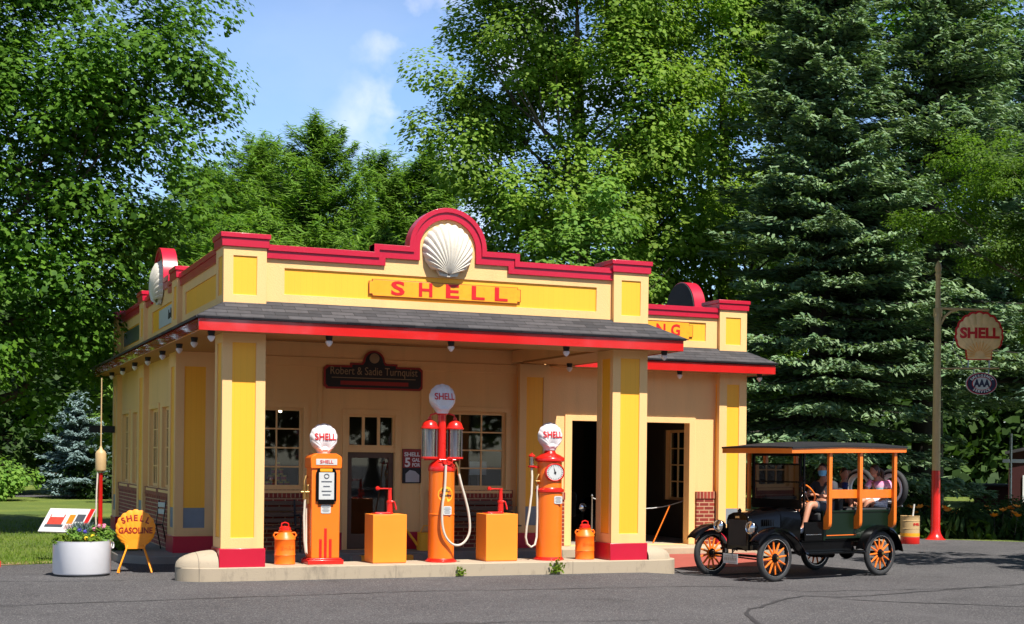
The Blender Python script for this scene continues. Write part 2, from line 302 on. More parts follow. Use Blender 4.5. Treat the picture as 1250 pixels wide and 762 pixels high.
def text(name, s, mat, T, size, parent=None, bold=.0, spacing=1.0, width=1.0, depth=.004, arc=None, align='CENTER', fit=None):
    """a word as one mesh; T maps text space to the parent; arc = (radius, start angle, step) sets letters on a circle"""
    bm = bmesh.new(); jobs = [(s, Matrix.Identity(4))]
    if arc:
        rad, a0, st, top = arc[:4]; jobs = []
        for i, ch in enumerate(s):
            a = a0 + st*i; ey = arc[4] if len(arc) > 4 else 1
            jobs.append((ch, Matrix.Translation((rad*math.sin(a), rad*math.cos(a)*ey, 0)) @ Matrix.Rotation(-a if top else PI-a, 4, 'Z')))
    for body, J in jobs:
        cu = bpy.data.curves.new('t', 'FONT'); cu.body = body; cu.size = size; cu.offset = bold*size; cu.space_character = spacing; cu.extrude = depth/2
        cu.align_x = align; cu.align_y = 'CENTER'; cu.resolution_u = 3
        o = bpy.data.objects.new('t', cu); COL.objects.link(o); dg = bpy.context.evaluated_depsgraph_get(); me = o.evaluated_get(dg).to_mesh()
        sx = width
        if fit: 
            xs = [v.co.x for v in me.vertices]; sx = fit/(max(xs)-min(xs))
        me.transform(T @ J @ Matrix.Diagonal((sx, 1, 1, 1)))
        bm.from_mesh(me); o.evaluated_get(dg).to_mesh_clear(); bpy.data.objects.remove(o); bpy.data.curves.remove(cu)
    me = bpy.data.meshes.new(name); bm.to_mesh(me); bm.free(); me.materials.append(M[mat])
    o = bpy.data.objects.new(name, me); COL.objects.link(o)
    if parent: o.parent = parent
    return o

# ------------------------------------------------------------------ scallop shells
def shell_outline(r, c, n=72, ribs=13, amax=R(118), scal=.035):
    """outline of a scallop fan, hinge at (0,0), opening upwards"""
    pts = []
    for i in range(n+1):
        a = -amax + 2*amax*i/n
        q = max(0, r*r-(c*math.sin(a))**2); rad = c*math.cos(a)+math.sqrt(q)
        rad *= 1+scal*(abs(math.cos(a/amax*PI*ribs/2))-.6)
        pts.append((a, rad))
    return pts
def shell_relief(mb, r, c, thick, ribs=13, both=False, mat=None, amax=R(118), ear=True, flat=.0, scal=.035):
    n = ribs*8; o = shell_outline(r, c, n, ribs, amax, scal); k = 12
    for side in ((1, -1) if both else (1,)):
        vs = []; fs = []
        for i, (a, rad) in enumerate(o):
            rib = abs(math.cos(a/amax*PI*ribs/2))
            for j in range(k+1):
                u = j/k; rr = rad*u
                h = thick*(math.sin(PI*min(1, u*.93+.07))**.55) * (1-.30*abs(a/amax)**2) + thick*.15*rib*min(1, u*1.6)*(1-flat)
                if j == k: h = 0
                vs.append((rr*math.sin(a), rr*math.cos(a), h*side))
        for i in range(n):
            for j in range(k): fs.append((i*(k+1)+j, (i+1)*(k+1)+j, (i+1)*(k+1)+j+1, i*(k+1)+j+1))
        mb.add(vs, fs, mat)
    if ear:
        for sx in (1, -1):
            e = [(.0, -.10*r), (sx*.34*r, -.06*r), (sx*.52*r, .22*r), (sx*.1*r, .16*r)]
            z0, z1 = (-thick*.35 if both else 0), thick*.35
            mb.add([(x, y, z) for z in (z0, z1) for x, y in e], [(0, 1, 2, 3), (4, 5, 6, 7)]+[(i, (i+1) % 4, 4+(i+1) % 4, 4+i) for i in range(4)], mat)
    return mb

def drape(o, x0, z0, y0, r, c, thick, amax, lift=.004):
    """bend flat lettering over a scallop relief whose hinge is at (x0, z0) and back at depth y0"""
    bm = bmesh.new(); bm.from_mesh(o.data); bmesh.ops.triangulate(bm, faces=bm.faces); bmesh.ops.subdivide_edges(bm, edges=[e for e in bm.edges if e.calc_length() > .03], cuts=2)
    ym = min(v.co.y for v in bm.verts)
    for v in bm.verts:
        x, z = v.co.x-x0, v.co.z-z0; a = math.atan2(x, z); rad = c*math.cos(a)+math.sqrt(max(1e-6, r*r-(c*math.sin(a))**2)); u = min(1, math.hypot(x, z)/rad)
        h = thick*(math.sin(PI*min(.97, u*.93+.07))**.55)*(1-.30*abs(a/amax)**2)+thick*.05
        v.co.y = y0-h-lift+(v.co.y-ym)*.3
    bm.to_mesh(o.data); bm.free()

# ------------------------------------------------------------------ setting: ground
def smooth(a, b, x):
    t = max(0, min(1, (x-a)/(b-a))); return t*t*(3-2*t)
def gz(x, y): return -.11*smooth(6.6, 8.2, x) if y < 4.2 else -.11*smooth(8, 12, x)
def sheet(name, poly, step, off, mat, kind='structure'):
    """a ground sheet that follows the terrain, cut to a polygon"""
    xs = [p[0] for p in poly]; ys = [p[1] for p in poly]; bm = bmesh.new()
    vs = [bm.verts.new((x, y, 0)) for x, y in poly]; bm.faces.new(vs)
    for ax, lo, hi in ((0, min(xs), max(xs)), (1, min(ys), max(ys))):
        g = math.ceil(max(lo, -12)/step)*step
        while g < min(hi, 34):
            no = Vector((1, 0, 0)) if ax == 0 else Vector((0, 1, 0)); bmesh.ops.bisect_plane(bm, geom=bm.verts[:]+bm.edges[:]+bm.faces[:], plane_co=no*g, plane_no=no); g += step
    for v in bm.verts: v.co.z = gz(v.co.x, v.co.y)+off
    bmesh.ops.recalc_face_normals(bm, faces=bm.faces)
    for f in bm.faces:
        if f.normal.z < 0: f.normal_flip()
    me = bpy.data.meshes.new(name); bm.to_mesh(me); bm.free(); me.shade_smooth(); me.materials.append(mat); o = bpy.data.objects.new(name, me); COL.objects.link(o)
    return tag(o, kind=kind)
# asphalt: dark binder with pale and dark aggregate, worn patches, sealed cracks
m, n, l, b = newmat('asphalt'); M['asphalt'] = m
tc = n.new('ShaderNodeTexCoord')
def tex(kind, scale, **kw):
    t = n.new(kind); t.inputs['Scale'].default_value = scale
    for k, v in kw.items(): t.inputs[k].default_value = v
    l.new(tc.outputs['Object'], t.inputs['Vector']); return t
big = tex('ShaderNodeTexNoise', .45, Detail=6, Roughness=.6); fine = tex('ShaderNodeTexNoise', 55, Detail=3, Roughness=.8); agg = tex('ShaderNodeTexVoronoi', 85)
r1 = n.new('ShaderNodeValToRGB'); e = r1.color_ramp.elements; e[0].position = .3; e[0].color = (.052, .050, .054, 1); e[1].position = .72; e[1].color = (.088, .085, .090, 1); l.new(big.outputs['Fac'], r1.inputs[0])
r2 = n.new('ShaderNodeValToRGB'); e = r2.color_ramp.elements; e[0].position = .33; e[0].color = (.45, .45, .45, 1); e[1].position = .70; e[1].color = (1.7, 1.66, 1.6, 1); l.new(fine.outputs['Fac'], r2.inputs[0])
mm = n.new('ShaderNodeMix'); mm.data_type = 'RGBA'; mm.blend_type = 'MULTIPLY'; mm.inputs['Factor'].default_value = 1; l.new(r1.outputs[0], mm.inputs['A']); l.new(r2.outputs[0], mm.inputs['B'])
sp = n.new('ShaderNodeMapRange'); sp.inputs[1].default_value = .80; sp.inputs[2].default_value = .95; sp.inputs[3].default_value = 0; sp.inputs[4].default_value = .7
sx = n.new('ShaderNodeSeparateColor'); l.new(agg.outputs['Color'], sx.inputs[0]); l.new(sx.outputs[0], sp.inputs[0])
m2 = n.new('ShaderNodeMix'); m2.data_type = 'RGBA'; m2.inputs['B'].default_value = (.25, .24, .23, 1); l.new(sp.outputs[0], m2.inputs['Factor']); l.new(mm.outputs['Result'], m2.inputs['A'])
st = tex('ShaderNodeTexNoise', .9, Detail=8, Roughness=.7); sr = n.new('ShaderNodeMapRange'); sr.inputs[1].default_value = .54; sr.inputs[2].default_value = .70; sr.inputs[3].default_value = 1; sr.inputs[4].default_value = .62; l.new(st.outputs['Fac'], sr.inputs[0])
sv = n.new('ShaderNodeVectorMath'); sv.operation = 'SCALE'; l.new(m2.outputs['Result'], sv.inputs[0]); l.new(sr.outputs[0], sv.inputs['Scale'])
l.new(sv.outputs[0], b.inputs['Base Color']); b.inputs['Roughness'].default_value = .9; b.inputs['Specular IOR Level'].default_value = .25
bp = n.new('ShaderNodeBump'); bp.inputs['Strength'].default_value = .7; bp.inputs['Distance'].default_value = .012; l.new(fine.outputs['Fac'], bp.inputs['Height']); l.new(bp.outputs[0], b.inputs['Normal'])
M['sealant'] = paint('crack_sealant', (.030, .029, .031), .75, .15, 6)
# lawn
m, n, l, b = newmat('lawn'); M['lawn'] = m
tc = n.new('ShaderNodeTexCoord'); a1 = tex('ShaderNodeTexNoise', .35, Detail=5); a2 = tex('ShaderNodeTexNoise', 14, Detail=6, Roughness=.8)
r1 = n.new('ShaderNodeValToRGB'); e = r1.color_ramp.elements; e[0].position = .35; e[0].color = (.085, .135, .014, 1); e[1].position = .68; e[1].color = (.165, .205, .025, 1); l.new(a1.outputs['Fac'], r1.inputs[0])
r2 = n.new('ShaderNodeValToRGB'); e = r2.color_ramp.elements; e[0].position = .3; e[0].color = (.5, .5, .5, 1); e[1].position = .7; e[1].color = (1.4, 1.4, 1.3, 1); l.new(a2.outputs['Fac'], r2.inputs[0])
mm = n.new('ShaderNodeMix'); mm.data_type = 'RGBA'; mm.blend_type = 'MULTIPLY'; mm.inputs['Factor'].default_value = 1; l.new(r1.outputs[0], mm.inputs['A']); l.new(r2.outputs[0], mm.inputs['B']); l.new(mm.outputs['Result'], b.inputs['Base Color'])
b.inputs['Roughness'].default_value = .95; bp = n.new('ShaderNodeBump'); bp.inputs['Strength'].default_value = 1; bp.inputs['Distance'].default_value = .05; l.new(a2.outputs['Fac'], bp.inputs['Height']); l.new(bp.outputs[0], b.inputs['Normal'])
M['mulch'] = paint('dry_earth', (.30, .19, .10), .95, .35, 6, .8, 60)

sheet('ground', [(-400, 3.2), (-400, 900), (700, 900), (700, -60), (300, -60), (60, -18), (21.5, 6.4), (19.1, 8.8), (11.0, 8.2), (-1.0, 14.0), (-1.05, 4.3), (-2.6, 3.55), (-9, 3.0)], 1.0, .0, M['lawn'])
sheet('road', [(-400, -260), (-400, 3.5), (-9, 3.1), (-2.7, 3.7), (-.9, 4.4), (-.9, 14.2), (11.2, 14.2), (11.2, 8.6), (19.2, 9.0), (21.8, 6.5), (60, -17.8), (300, -59), (300, -260)], .4, .004, M['asphalt'])
sheet('bare_earth', [(-9, 3.25), (-2.65, 3.82), (-1.3, 4.25), (-1.3, 4.6), (-2.8, 4.35), (-9, 3.9)], 1.0, .008, M['mulch'])
def crack(pts, wd):
    mb = MB(); k = len(pts); vs = []
    P = []
    for i in range(k-1):
        a, b_ = Vector(pts[i]), Vector(pts[i+1]); q = max(2, int((b_-a).length/.25))
        P += [a.lerp(b_, j/q)+Vector((random.uniform(-.03, .03), random.uniform(-.05, .05))) for j in range(q)]
    for i, p in enumerate(P):
        d = (P[min(i+1, len(P)-1)]-P[max(0, i-1)]).normalized(); nn = Vector((-d.y, d.x))*wd*random.uniform(.5, 1.2)
        for q in (p+nn, p-nn): vs.append((q.x, q.y, gz(q.x, q.y)+.009))
    fs = [(2*i, 2*i+1, 2*i+3, 2*i+2) for i in range(len(P)-1)]
    return tag(mb.add(vs, fs).build('road_crack', 'sealant', smooth=False, recalc=False), kind='structure')
crack([(-9, -3.2), (-3, -2.6), (2, -2.2), (7, -2.6), (12, -2.9)], .018)
crack([(3.3, -9.5), (5.2, -5.6), (7.6, -3.6), (9.6, -3.2), (13.4, -2.2), (19, -.4), (26, 1.2)], .030)
crack([(7.6, -3.6), (9.5, -5.2), (12, -6.5)], .03)
crack([(-8, .5), (-4, .9), (-1, .4)], .02)
crack([(-6, -5.8), (-1, -5.4), (4, -6.2)], .014)
# paving round the building
mb = MB(); mb.slab([(-.93, 3.95), (-.55, 3.42), (6.9, 3.42), (6.9, 4.6), (.3, 4.6), (.3, 13.4), (-.93, 13.4)], [], 'T', -.05, .14)
tag(mb.build('walkway', 'slabconc', bevel=.02), kind='structure')
mb = MB(); mb.slab([(6.905, 3.42), (11.45, 3.42), (11.45, 5), (6.905, 5)], [], 'T', -.2, .15)
tag(mb.build('garage_apron', 'concrete', bevel=.02), kind='structure')
mb = MB(); mb.add([(7.3, 3.415, .03), (11.0, 3.415, .03), (10.6, 1.9, -.100), (7.6, 1.9, -.096), (7.3, 3.415, -.3), (11.0, 3.415, -.3), (10.6, 1.9, -.3), (7.6, 1.9, -.3)], [(0, 1, 2, 3), (0, 1, 5, 4), (1, 2, 6, 5), (2, 3, 7, 6), (3, 0, 4, 7)])
tag(mb.build('ramp', 'redramp', bevel=.01), kind='structure')
# the pump island, round nosed, with a raised hump at each end beside the pillars
def nose(cx, sgn, r=.40, y0=-.06, y1=.74):
    cy = (y0+y1)/2; return [(cx+sgn*r*1.15*math.cos(a), cy+(y1-y0)/2*math.sin(a)) for a in [R(-90+180*i/12) for i in range(13)]]
out = nose(7.02, 1) + nose(-.12, -1)[::-1]
mb = MB(); mb.slab(out, [], 'T', -.3, .20)
isl = tag(mb.build('pump_island', 'island', bevel=.025), kind='structure')
for nm, cx, sg in (('island_hump', -.03, -1), ('island_hump', 6.845, 1)):
    vs = []; fs = []; nn = 14; k = 7
    for i in range(nn+1):
        a = R(-90+180*i/nn)
        for j in range(k+1):
            t = j/k*PI/2; ca = math.cos(a)
            vs.append((cx+sg*.555*ca*math.sin(t)**1.15, .32+.37*math.sin(a)*math.sin(t)**1.15, .198+.235*math.cos(t)**.8))
    for i in range(nn):
        for j in range(k): fs.append((i*(k+1)+j, (i+1)*(k+1)+j, (i+1)*(k+1)+j+1, i*(k+1)+j+1))
    tag(MB().add(vs, fs).build(nm, 'island', ang=60), kind='structure')
# pale kerb and path by the flower bed on the right
mb = MB(); a = Vector((11.6, 5.2)); b_ = Vector((19.1, 8.75)); d = (b_-a).normalized(); nn = Vector((-d.y, d.x))*.55
mb.slab([tuple(a), tuple(b_), tuple(b_+nn), tuple(a+nn)], [], 'T', -.3, -.02); tag(mb.build('path', 'concrete', bevel=.02), kind='structure')

# ------------------------------------------------------------------ the service station
B = thing('service_station', 'cream and yellow service station with crimson copings, arched gable and drive-through canopy', 'gas station')
def P(name, mb, mat, parent=B, bevel=.006, **k): return mb.build(name, mat, parent, bevel=bevel, **k)
def column(name, x0, x1, y0, y1, z0, z1, pv, mat_panel='yellow', sides='FL', mx=.14, my=.10, grey=None, parent=B):
    """square cream shaft with a recessed painted panel on each named face"""
    g = .022; mb = MB().box(x0+g, x1-g, y0+g, y1, z0, z1)
    pan = MB(); gr = MB()
    hF = [rect(x0+mx, x1-mx, pv[0], pv[1])]
    mb.slab(rect(x0, x1, z0, z1), hF, 'F', y0, y0+g)
    pan.box(x0+mx, x1-mx, y0+g-.006, y0+g+.004, grey if grey else pv[0], pv[1])
    if grey: gr.box(x0+mx, x1-mx, y0+g-.006, y0+g+.004, pv[0], grey)
    for sgn, xf in ((1, x0), (-1, x1)):
        d0, d1 = (xf, xf+g) if sgn > 0 else (xf-g, xf)
        mb.slab(rect(y0+g, y1, z0, z1), [rect(y0+my, y1-my-.06, pv[0], pv[1])], 'S', d0, d1)
        xa = x0+g-.006 if sgn > 0 else x1-g-.004
        pan.box(xa, xa+.010, y0+my, y1-my-.06, grey if grey else pv[0], pv[1])
        if grey: gr.box(xa, xa+.010, y0+my, y1-my-.06, pv[0], grey)
    o = P(name, mb, 'cream', parent, bevel=.004)
    P('panel', pan, mat_panel, o, bevel=0)
    if grey: P('base_panel', gr, 'grey', o, bevel=0)
    return o
def cap(x0, x1, y0, y1, z0=4.78, z1=4.976, parent=B):
    mb = MB().box(x0-.03, x1+.03, y0-.03, y1+.03, z0, z0+.125).box(x0-.05, x1+.05, y0-.05, y1+.05, z0+.125, z1)
    return P('cap', mb, 'crimson', parent)
def plinth(x0, x1, y0, y1, z0, z1=.47): return P('plinth', MB().box(x0-.022, x1+.022, y0-.022, y1, z0, z1), 'crimson', bevel=.008)
W = .62
for x0 in (0, 6.19):
    column('pillar', x0, x0+W, 0, .57, .2, 3.56, (.62, 3.415)); plinth(x0, x0+W, 0, .58, .195)
    pr = column('pier', x0, x0+W, 0, .57, 3.93, 4.78, (4.10, 4.655)); cap(x0, x0+W, 0, .57, parent=pr)
for y0, y1 in ((4.0, 4.6), (8.0, 8.6), (12.14, 12.74)):
    pr = column('pier', 0, W, y0, y1, 3.93, 4.78, (4.10, 4.655), my=.12); cap(0, W, y0, y1, parent=pr)
pr = column('pier', 10.57, 11.19, 4.1, 4.7, 3.9, 4.78, (4.10, 4.635)); cap(10.57, 11.19, 4.1, 4.7, parent=pr)
pr = column('pier', 10.57, 11.19, 8.0, 8.6, 3.9, 4.78, (4.10, 4.635)); cap(10.57, 11.19, 8.0, 8.6, parent=pr)
# parapets
def parapet(plane, u0, u1, d0, sgn, arch=None, hole=None, zc=4.65, zt=4.84, th=.19, zb=3.9, backing=False):
    """sgn = +1 if depth runs inwards; arch = centre of a stepped round gable"""
    def arc(r, cz, a0, a1, k=28): return [(arch+r*math.cos(R(a0+(a1-a0)*i/k)), cz+r*math.sin(R(a0+(a1-a0)*i/k))) for i in range(k+1)]
    if arch:
        c = arch; low = [(u0, zc), (c-.99, zc), (c-.99, zc+.115), (c-.45, zc+.115)] + arc(.45, 4.96, 180, 0) + [(c+.45, zc+.115), (c+.99, zc+.115), (c+.99, zc), (u1, zc)]
        top = [(u1, zt), (c+1.17, zt), (c+1.17, zt+.12)] + arc(.62, 4.96, 0, 180, 34) + [(c-1.17, zt+.12), (c-1.17, zt), (u0, zt)]
        mid = [(u0, zc+.11), (c-1.09, zc+.11), (c-1.09, zc+.23), (c-.545, zc+.23)] + arc(.545, 4.97, 180, 0) + [(c+.545, zc+.23), (c+1.09, zc+.23), (c+1.09, zc+.11), (u1, zc+.11)]
        fill = [(u0, zc+.05), (c-1.03, zc+.05), (c-1.03, zc+.16), (c-.50, zc+.16)] + arc(.50, 4.96, 180, 0) + [(c+.50, zc+.16), (c+1.03, zc+.16), (c+1.03, zc+.05), (u1, zc+.05)]
    else:
        low = [(u0, zc), (u1, zc)]; top = [(u1, zt), (u0, zt)]; mid = [(u0, zc+.11), (u1, zc+.11)]; fill = [(u0, zc+.05), (u1, zc+.05)]
    D = lambda v: d0+sgn*v
    wall = MB().slab([(u0, zb), (u1, zb)]+fill[::-1], [rect(*hole)] if hole else [], plane, D(.04), D(th-.02))
    o = P('parapet', wall, 'cream', bevel=.004)
    cp = MB().slab(low+top, [], plane, D(0), D(th+.03)); P('coping', cp, 'crimson', o, bevel=.005)
    P('coping_band', MB().slab(mid+[(a, z+.004) for a, z in top], [], plane, D(-.022), D(th+.05)), 'crimson', o, bevel=.005)
    if hole: P('panel', MB().slab(rect(*hole), [], plane, D(.062), D(.075)), 'yellow', o, bevel=0)
    if backing:
        P('backing', MB().slab([(u0, zb), (u1, zb)]+fill[::-1], [], plane, D(th-.015), D(th+.06)), 'tar', o, bevel=0)
        P('backing', MB().slab([(arch+.60*math.cos(R(a)), 4.96+.60*math.sin(R(a))) for a in range(-20, 201, 6)], [], plane, D(th+.052), D(th+.07)), 'tar', o, bevel=0)
    return o
parapet('F', .62, 6.19, .04, 1, 3.405, (.90, 5.925, 4.145, 4.525))
parapet('S', .57, 4.0, .04, 1, None, (.82, 3.70, 4.13, 4.50))
pp2 = parapet('S', 4.6, 8.0, .04, 1, 6.30, (4.98, 7.45, 4.10, 4.50))
pp3 = parapet('S', 8.6, 12.14, .04, 1, None, (8.95, 11.7, 4.10, 4.46))
parapet('F', 6.81, 10.57, 4.14, 1, None, (7.1, 10.30, 4.15, 4.51), 4.61, 4.81)
parapet('S', 4.7, 8.0, 11.15, -1, 6.32, None, backing=True)
P('back_wall', MB().box(.62, 10.6, 12.5, 12.7, 0, 4.6), 'cream')
P('grey_board', MB().slab(rect(9.05, 11.6, 4.13, 4.43), [], 'S', .085, .10), M['steel'], pp3, bevel=0)
# flat roofs behind the parapets
P('roof', MB().box(.2, 6.7, .26, 12.6, 3.92, 3.99).box(6.7, 11.0, 4.3, 12.6, 3.92, 3.98), 'tar', bevel=0)
# shingled skirt: front, left side, garage front and right sides
def skirt(a, b_, c, d, t=.035):
    nrm = (Vector(b_)-Vector(a)).cross(Vector(d)-Vector(a)).normalized()
    if nrm.z < 0: nrm = -nrm
    lo = [Vector(p) for p in (a, b_, c, d)]; hi = [p+nrm*t for p in lo]
    return MB().add(lo+hi, [(0, 1, 2, 3), (7, 6, 5, 4)]+[(i, (i+1) % 4, 4+(i+1) % 4, 4+i) for i in range(4)])
E0, IN, ZL, ZH = -.445, .10, 3.700, 4.000
def sk(x0, y0, x1, y1, X0, Y0, X1, Y1): P('skirt_roof', skirt((x0, y0, ZL), (x1, y1, ZL), (X1, Y1, ZH), (X0, Y0, ZH)), 'shingle', bevel=0)
sk(E0, E0, 7.26, E0, IN, IN, 6.71, IN)
sk(E0, 13.2, E0, E0, IN, 12.9, IN, IN)
sk(7.26, E0, 7.26, 3.66, 6.71, IN, 6.71, 4.22)
sk(7.264, 3.655, 11.63, 3.655, 6.8, 4.22, 11.09, 4.22)
sk(11.63, 3.655, 11.63, 9.0, 11.09, 4.22, 11.09, 8.6)
fz = (3.531, 3.703)
P('fascia', MB().box(-.415, 7.23, -.415, -.39, *fz), 'fascia'); P('fascia', MB().box(-.415, -.39, -.388, 13.2, *fz), 'fascia')
P('fascia', MB().box(7.205, 7.23, -.388, 3.68, *fz), 'fascia'); P('fascia', MB().box(7.232, 11.60, 3.685, 3.71, 3.515, 3.69), 'fascia'); P('fascia', MB().box(11.575, 11.60, 3.712, 9.0, 3.515, 3.69), 'fascia')
# soffits, canopy beams and bay ceiling
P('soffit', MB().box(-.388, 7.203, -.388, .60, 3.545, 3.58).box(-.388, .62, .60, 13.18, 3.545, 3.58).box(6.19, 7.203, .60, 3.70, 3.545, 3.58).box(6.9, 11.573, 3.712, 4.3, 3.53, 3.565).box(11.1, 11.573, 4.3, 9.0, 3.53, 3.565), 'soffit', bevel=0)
P('beam', MB().box(.0, 6.8, .58, .62, 3.58, 3.9).box(.58, .62, .62, 4.2, 3.58, 3.9).box(6.19, 6.23, .62, 4.2, 3.58, 3.9), 'cream', bevel=0)
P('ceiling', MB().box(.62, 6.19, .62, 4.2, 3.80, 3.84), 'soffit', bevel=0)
# body front wall with windows and door
YW = 4.25
winL, winR = (.90, 2.25), (4.74, 6.10); wz = (1.235, 2.65)
P('front_wall', MB().slab(rect(.3, 6.86, .1, 3.85), [rect(*winL, *wz), rect(*winR, *wz), rect(3.06, 3.93, .145, 2.55)], 'F', YW, YW+.2), 'cream', bevel=.004)
P('trim', MB().box(2.50, 2.58, YW-.02, YW+.01, .45, 3.545).box(4.42, 4.50, YW-.02, YW+.01, .45, 3.545).box(.62, 6.3, YW-.025, YW+.01, 3.38, 3.545), 'cream')
def brickpanel(x0, x1, y0, y1, z0, z1, plane='F'):
    o = P('brick_panel', MB().box(x0, x1, y0, y1, z0, z1-.14), 'brick', bevel=0)
    if plane == 'F': P('brick_cap', MB().box(x0-.012, x1+.012, y0-.018, y1, z1-.138, z1), 'soldier', o, bevel=.004)
    else: P('brick_cap', MB().box(x0-.018, x1, y0-.01, y1+.01, z1-.138, z1), 'soldier', o, bevel=.004)
brickpanel(.72, 2.40, YW-.035, YW+.02, .14, 1.21); brickpanel(4.60, 6.22, YW-.035, YW+.02, .14, 1.21)
for a, b_ in ((2.42, 3.0), (3.99, 4.58)): P('plinth', MB().box(a, b_, YW-.03, YW+.01, .14, .45), 'plinth')
def window(u0, u1, v0, v1, plane, d, sgn, cols, rows, fw=.055, mw=.026, casing=.09):
    """casing, sash bars and one mesh of panes"""
    D = lambda q: d+sgn*q
    fr = P('window', MB().slab(rect(u0-casing, u1+casing, v0-.05, v1+casing), [rect(u0, u1, v0, v1)], plane, D(-.025), D(.01)), 'cream', bevel=.003)
    holes = []; cw = (u1-u0-2*fw-(cols-1)*mw)/cols; ch = (v1-v0-2*fw-(rows-1)*mw)/rows
    for i in range(cols):
        for j in range(rows):
            a = u0+fw+i*(cw+mw); c = v0+fw+j*(ch+mw); holes.append(rect(a, a+cw, c, c+ch))
    P('sash', MB().slab(rect(u0, u1, v0, v1), holes, plane, D(.05), D(.09)), 'cream', fr, bevel=.002)
    P('pane', MB().slab(rect(u0+.02, u1-.02, v0+.02, v1-.02), [], plane, D(.066), D(.070)), 'glass', fr, bevel=0, smooth=False)
    P('sill', MB().slab(rect(u0-casing-.02, u1+casing+.02, v0-.085, v0-.035), [], plane, D(-.06), D(.05)), 'cream', fr, bevel=.004)
    return fr
window(*winL, *wz, 'F', YW, 1, 3, 4); window(*winR, *wz, 'F', YW, 1, 3, 4)
dr = P('doorway', MB().slab([(2.96, .14), (3.055, .14), (3.055, 2.555), (3.935, 2.555), (3.935, .14), (4.04, .14), (4.04, 2.65), (2.96, 2.65)], [], 'F', YW-.035, YW+.012).box(3.055, 3.935, YW-.02, YW+.10, 1.88, 1.97), 'cream', bevel=.004)
P('transom', MB().slab(rect(3.06, 3.93, 1.97, 2.55), [rect(3.09+.285*i, 3.09+.285*i+.235, 2.01, 2.51) for i in range(3)], 'F', YW+.01, YW+.05), 'cream', dr, bevel=.002)
P('pane', MB().slab(rect(3.07, 3.92, 1.99, 2.53), [], 'F', YW+.028, YW+.032), 'glass', dr, bevel=0, smooth=False)
leaf = P('door', MB().slab(rect(3.065, 3.925, .15, 1.875), [rect(3.15, 3.84, .42, 1.78)], 'F', YW+.04, YW+.08), 'wooddark', dr, bevel=.003)
P('pane', MB().slab(rect(3.14, 3.85, .41, 1.79), [], 'F', YW+.058, YW+.062), 'glass', leaf, bevel=0, smooth=False)
P('handle', MB().bar((3.86, YW+.02, .95), (3.86, YW+.02, 1.15), .012), 'brass', leaf, bevel=0)
# corner and side pilasters
column('pilaster', .0, .66, 4.08, 4.80, .14, 3.56, (.56, 3.30), grey=.90, mx=.15, my=.14); plinth(0, .66, 4.08, 4.82, .13, .42)
column('pilaster', 6.30, 6.92, 4.08, 4.5, .14, 3.56, (.56, 3.32), grey=.91, mx=.14); plinth(6.30, 6.92, 4.08, 4.5, .13, .42)
for y0, y1 in ((7.9, 8.7), (12.0, 12.74)):
    column('pilaster', .0, .5, y0, y1, .14, 3.56, (.56, 3.30), grey=.90, mx=.12, my=.14); plinth(0, .5, y0, y1+.02, .13, .42)
column('pilaster', 10.57, 11.19, 4.08, 4.7, .14, 3.56, (.55, 3.31), grey=.86, mx=.17); plinth(10.57, 11.19, 4.08, 4.72, .1, .42)
sw = [(4.98, 6.05), (6.55, 7.62), (8.95, 10.0), (10.6, 11.7)]
P('side_wall', MB().slab(rect(4.7, 12.6, .1, 3.85), [rect(a, b_, 1.20, 2.66) for a, b_ in sw], 'S', .10, .30), 'cream', bevel=.004)
for a, b_ in sw: window(a, b_, 1.20, 2.66, 'S', .10, 1, 3, 4)
brickpanel(.06, .11, 4.81, 7.89, .14, 1.18, 'S'); brickpanel(.06, .11, 8.71, 11.99, .14, 1.18, 'S')
# garage wing
P('garage_wall', MB().slab(rect(6.86, 11.1, .1, 3.85), [rect(7.44, 9.99, .155, 2.535)], 'F', YW, YW+.2), 'cream', bevel=.004)
P('door_frame', MB().slab([(7.30, .155), (7.445, .155), (7.445, 2.53), (9.985, 2.53), (9.985, .155), (10.12, .155), (10.12, 2.64), (7.30, 2.64)], [], 'F', YW-.03, YW+.012), 'cream', bevel=.004)
brickpanel(6.98, 7.29, YW-.05, YW+.02, .15, 1.17); brickpanel(10.15, 10.56, YW-.05, YW+.02, .15, 1.19)
P('side_wall', MB().slab(rect(4.3, 12.6, -.1, 3.85), [rect(5.6, 7.0, .95, 2.45), rect(8.2, 9.6, .95, 2.45)], 'S', 10.98, 11.15), 'cream', bevel=.004)
window(5.6, 7.0, .95, 2.45, 'S', 11.15, -1, 4, 4); window(8.2, 9.6, .95, 2.45, 'S', 11.15, -1, 4, 4)
P('shade_lining', MB().slab(rect(4.5, 12.4, .15, 3.6), [rect(5.6, 7.0, .95, 2.45), rect(8.2, 9.6, .95, 2.45)], 'S', 10.93, 10.975), 'interior', bevel=0)  # dark sheet added over the cream wall, in place of interior shade
P('garage_floor', MB().box(6.9, 11.0, 4.3, 12.5, -.1, .145), 'slabconc', bevel=0)
P('shop_floor', MB().box(.3, 6.8, 4.45, 12.5, 0, .142), 'wooddark', bevel=0)
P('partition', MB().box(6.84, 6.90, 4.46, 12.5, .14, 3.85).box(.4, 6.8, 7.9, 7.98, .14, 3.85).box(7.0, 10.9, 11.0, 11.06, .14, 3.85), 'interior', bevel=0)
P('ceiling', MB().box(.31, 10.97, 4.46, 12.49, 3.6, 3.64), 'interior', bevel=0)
P('bracket', MB().box(-.55, .0, 12.30, 12.36, 2.27, 2.42), 'tar')
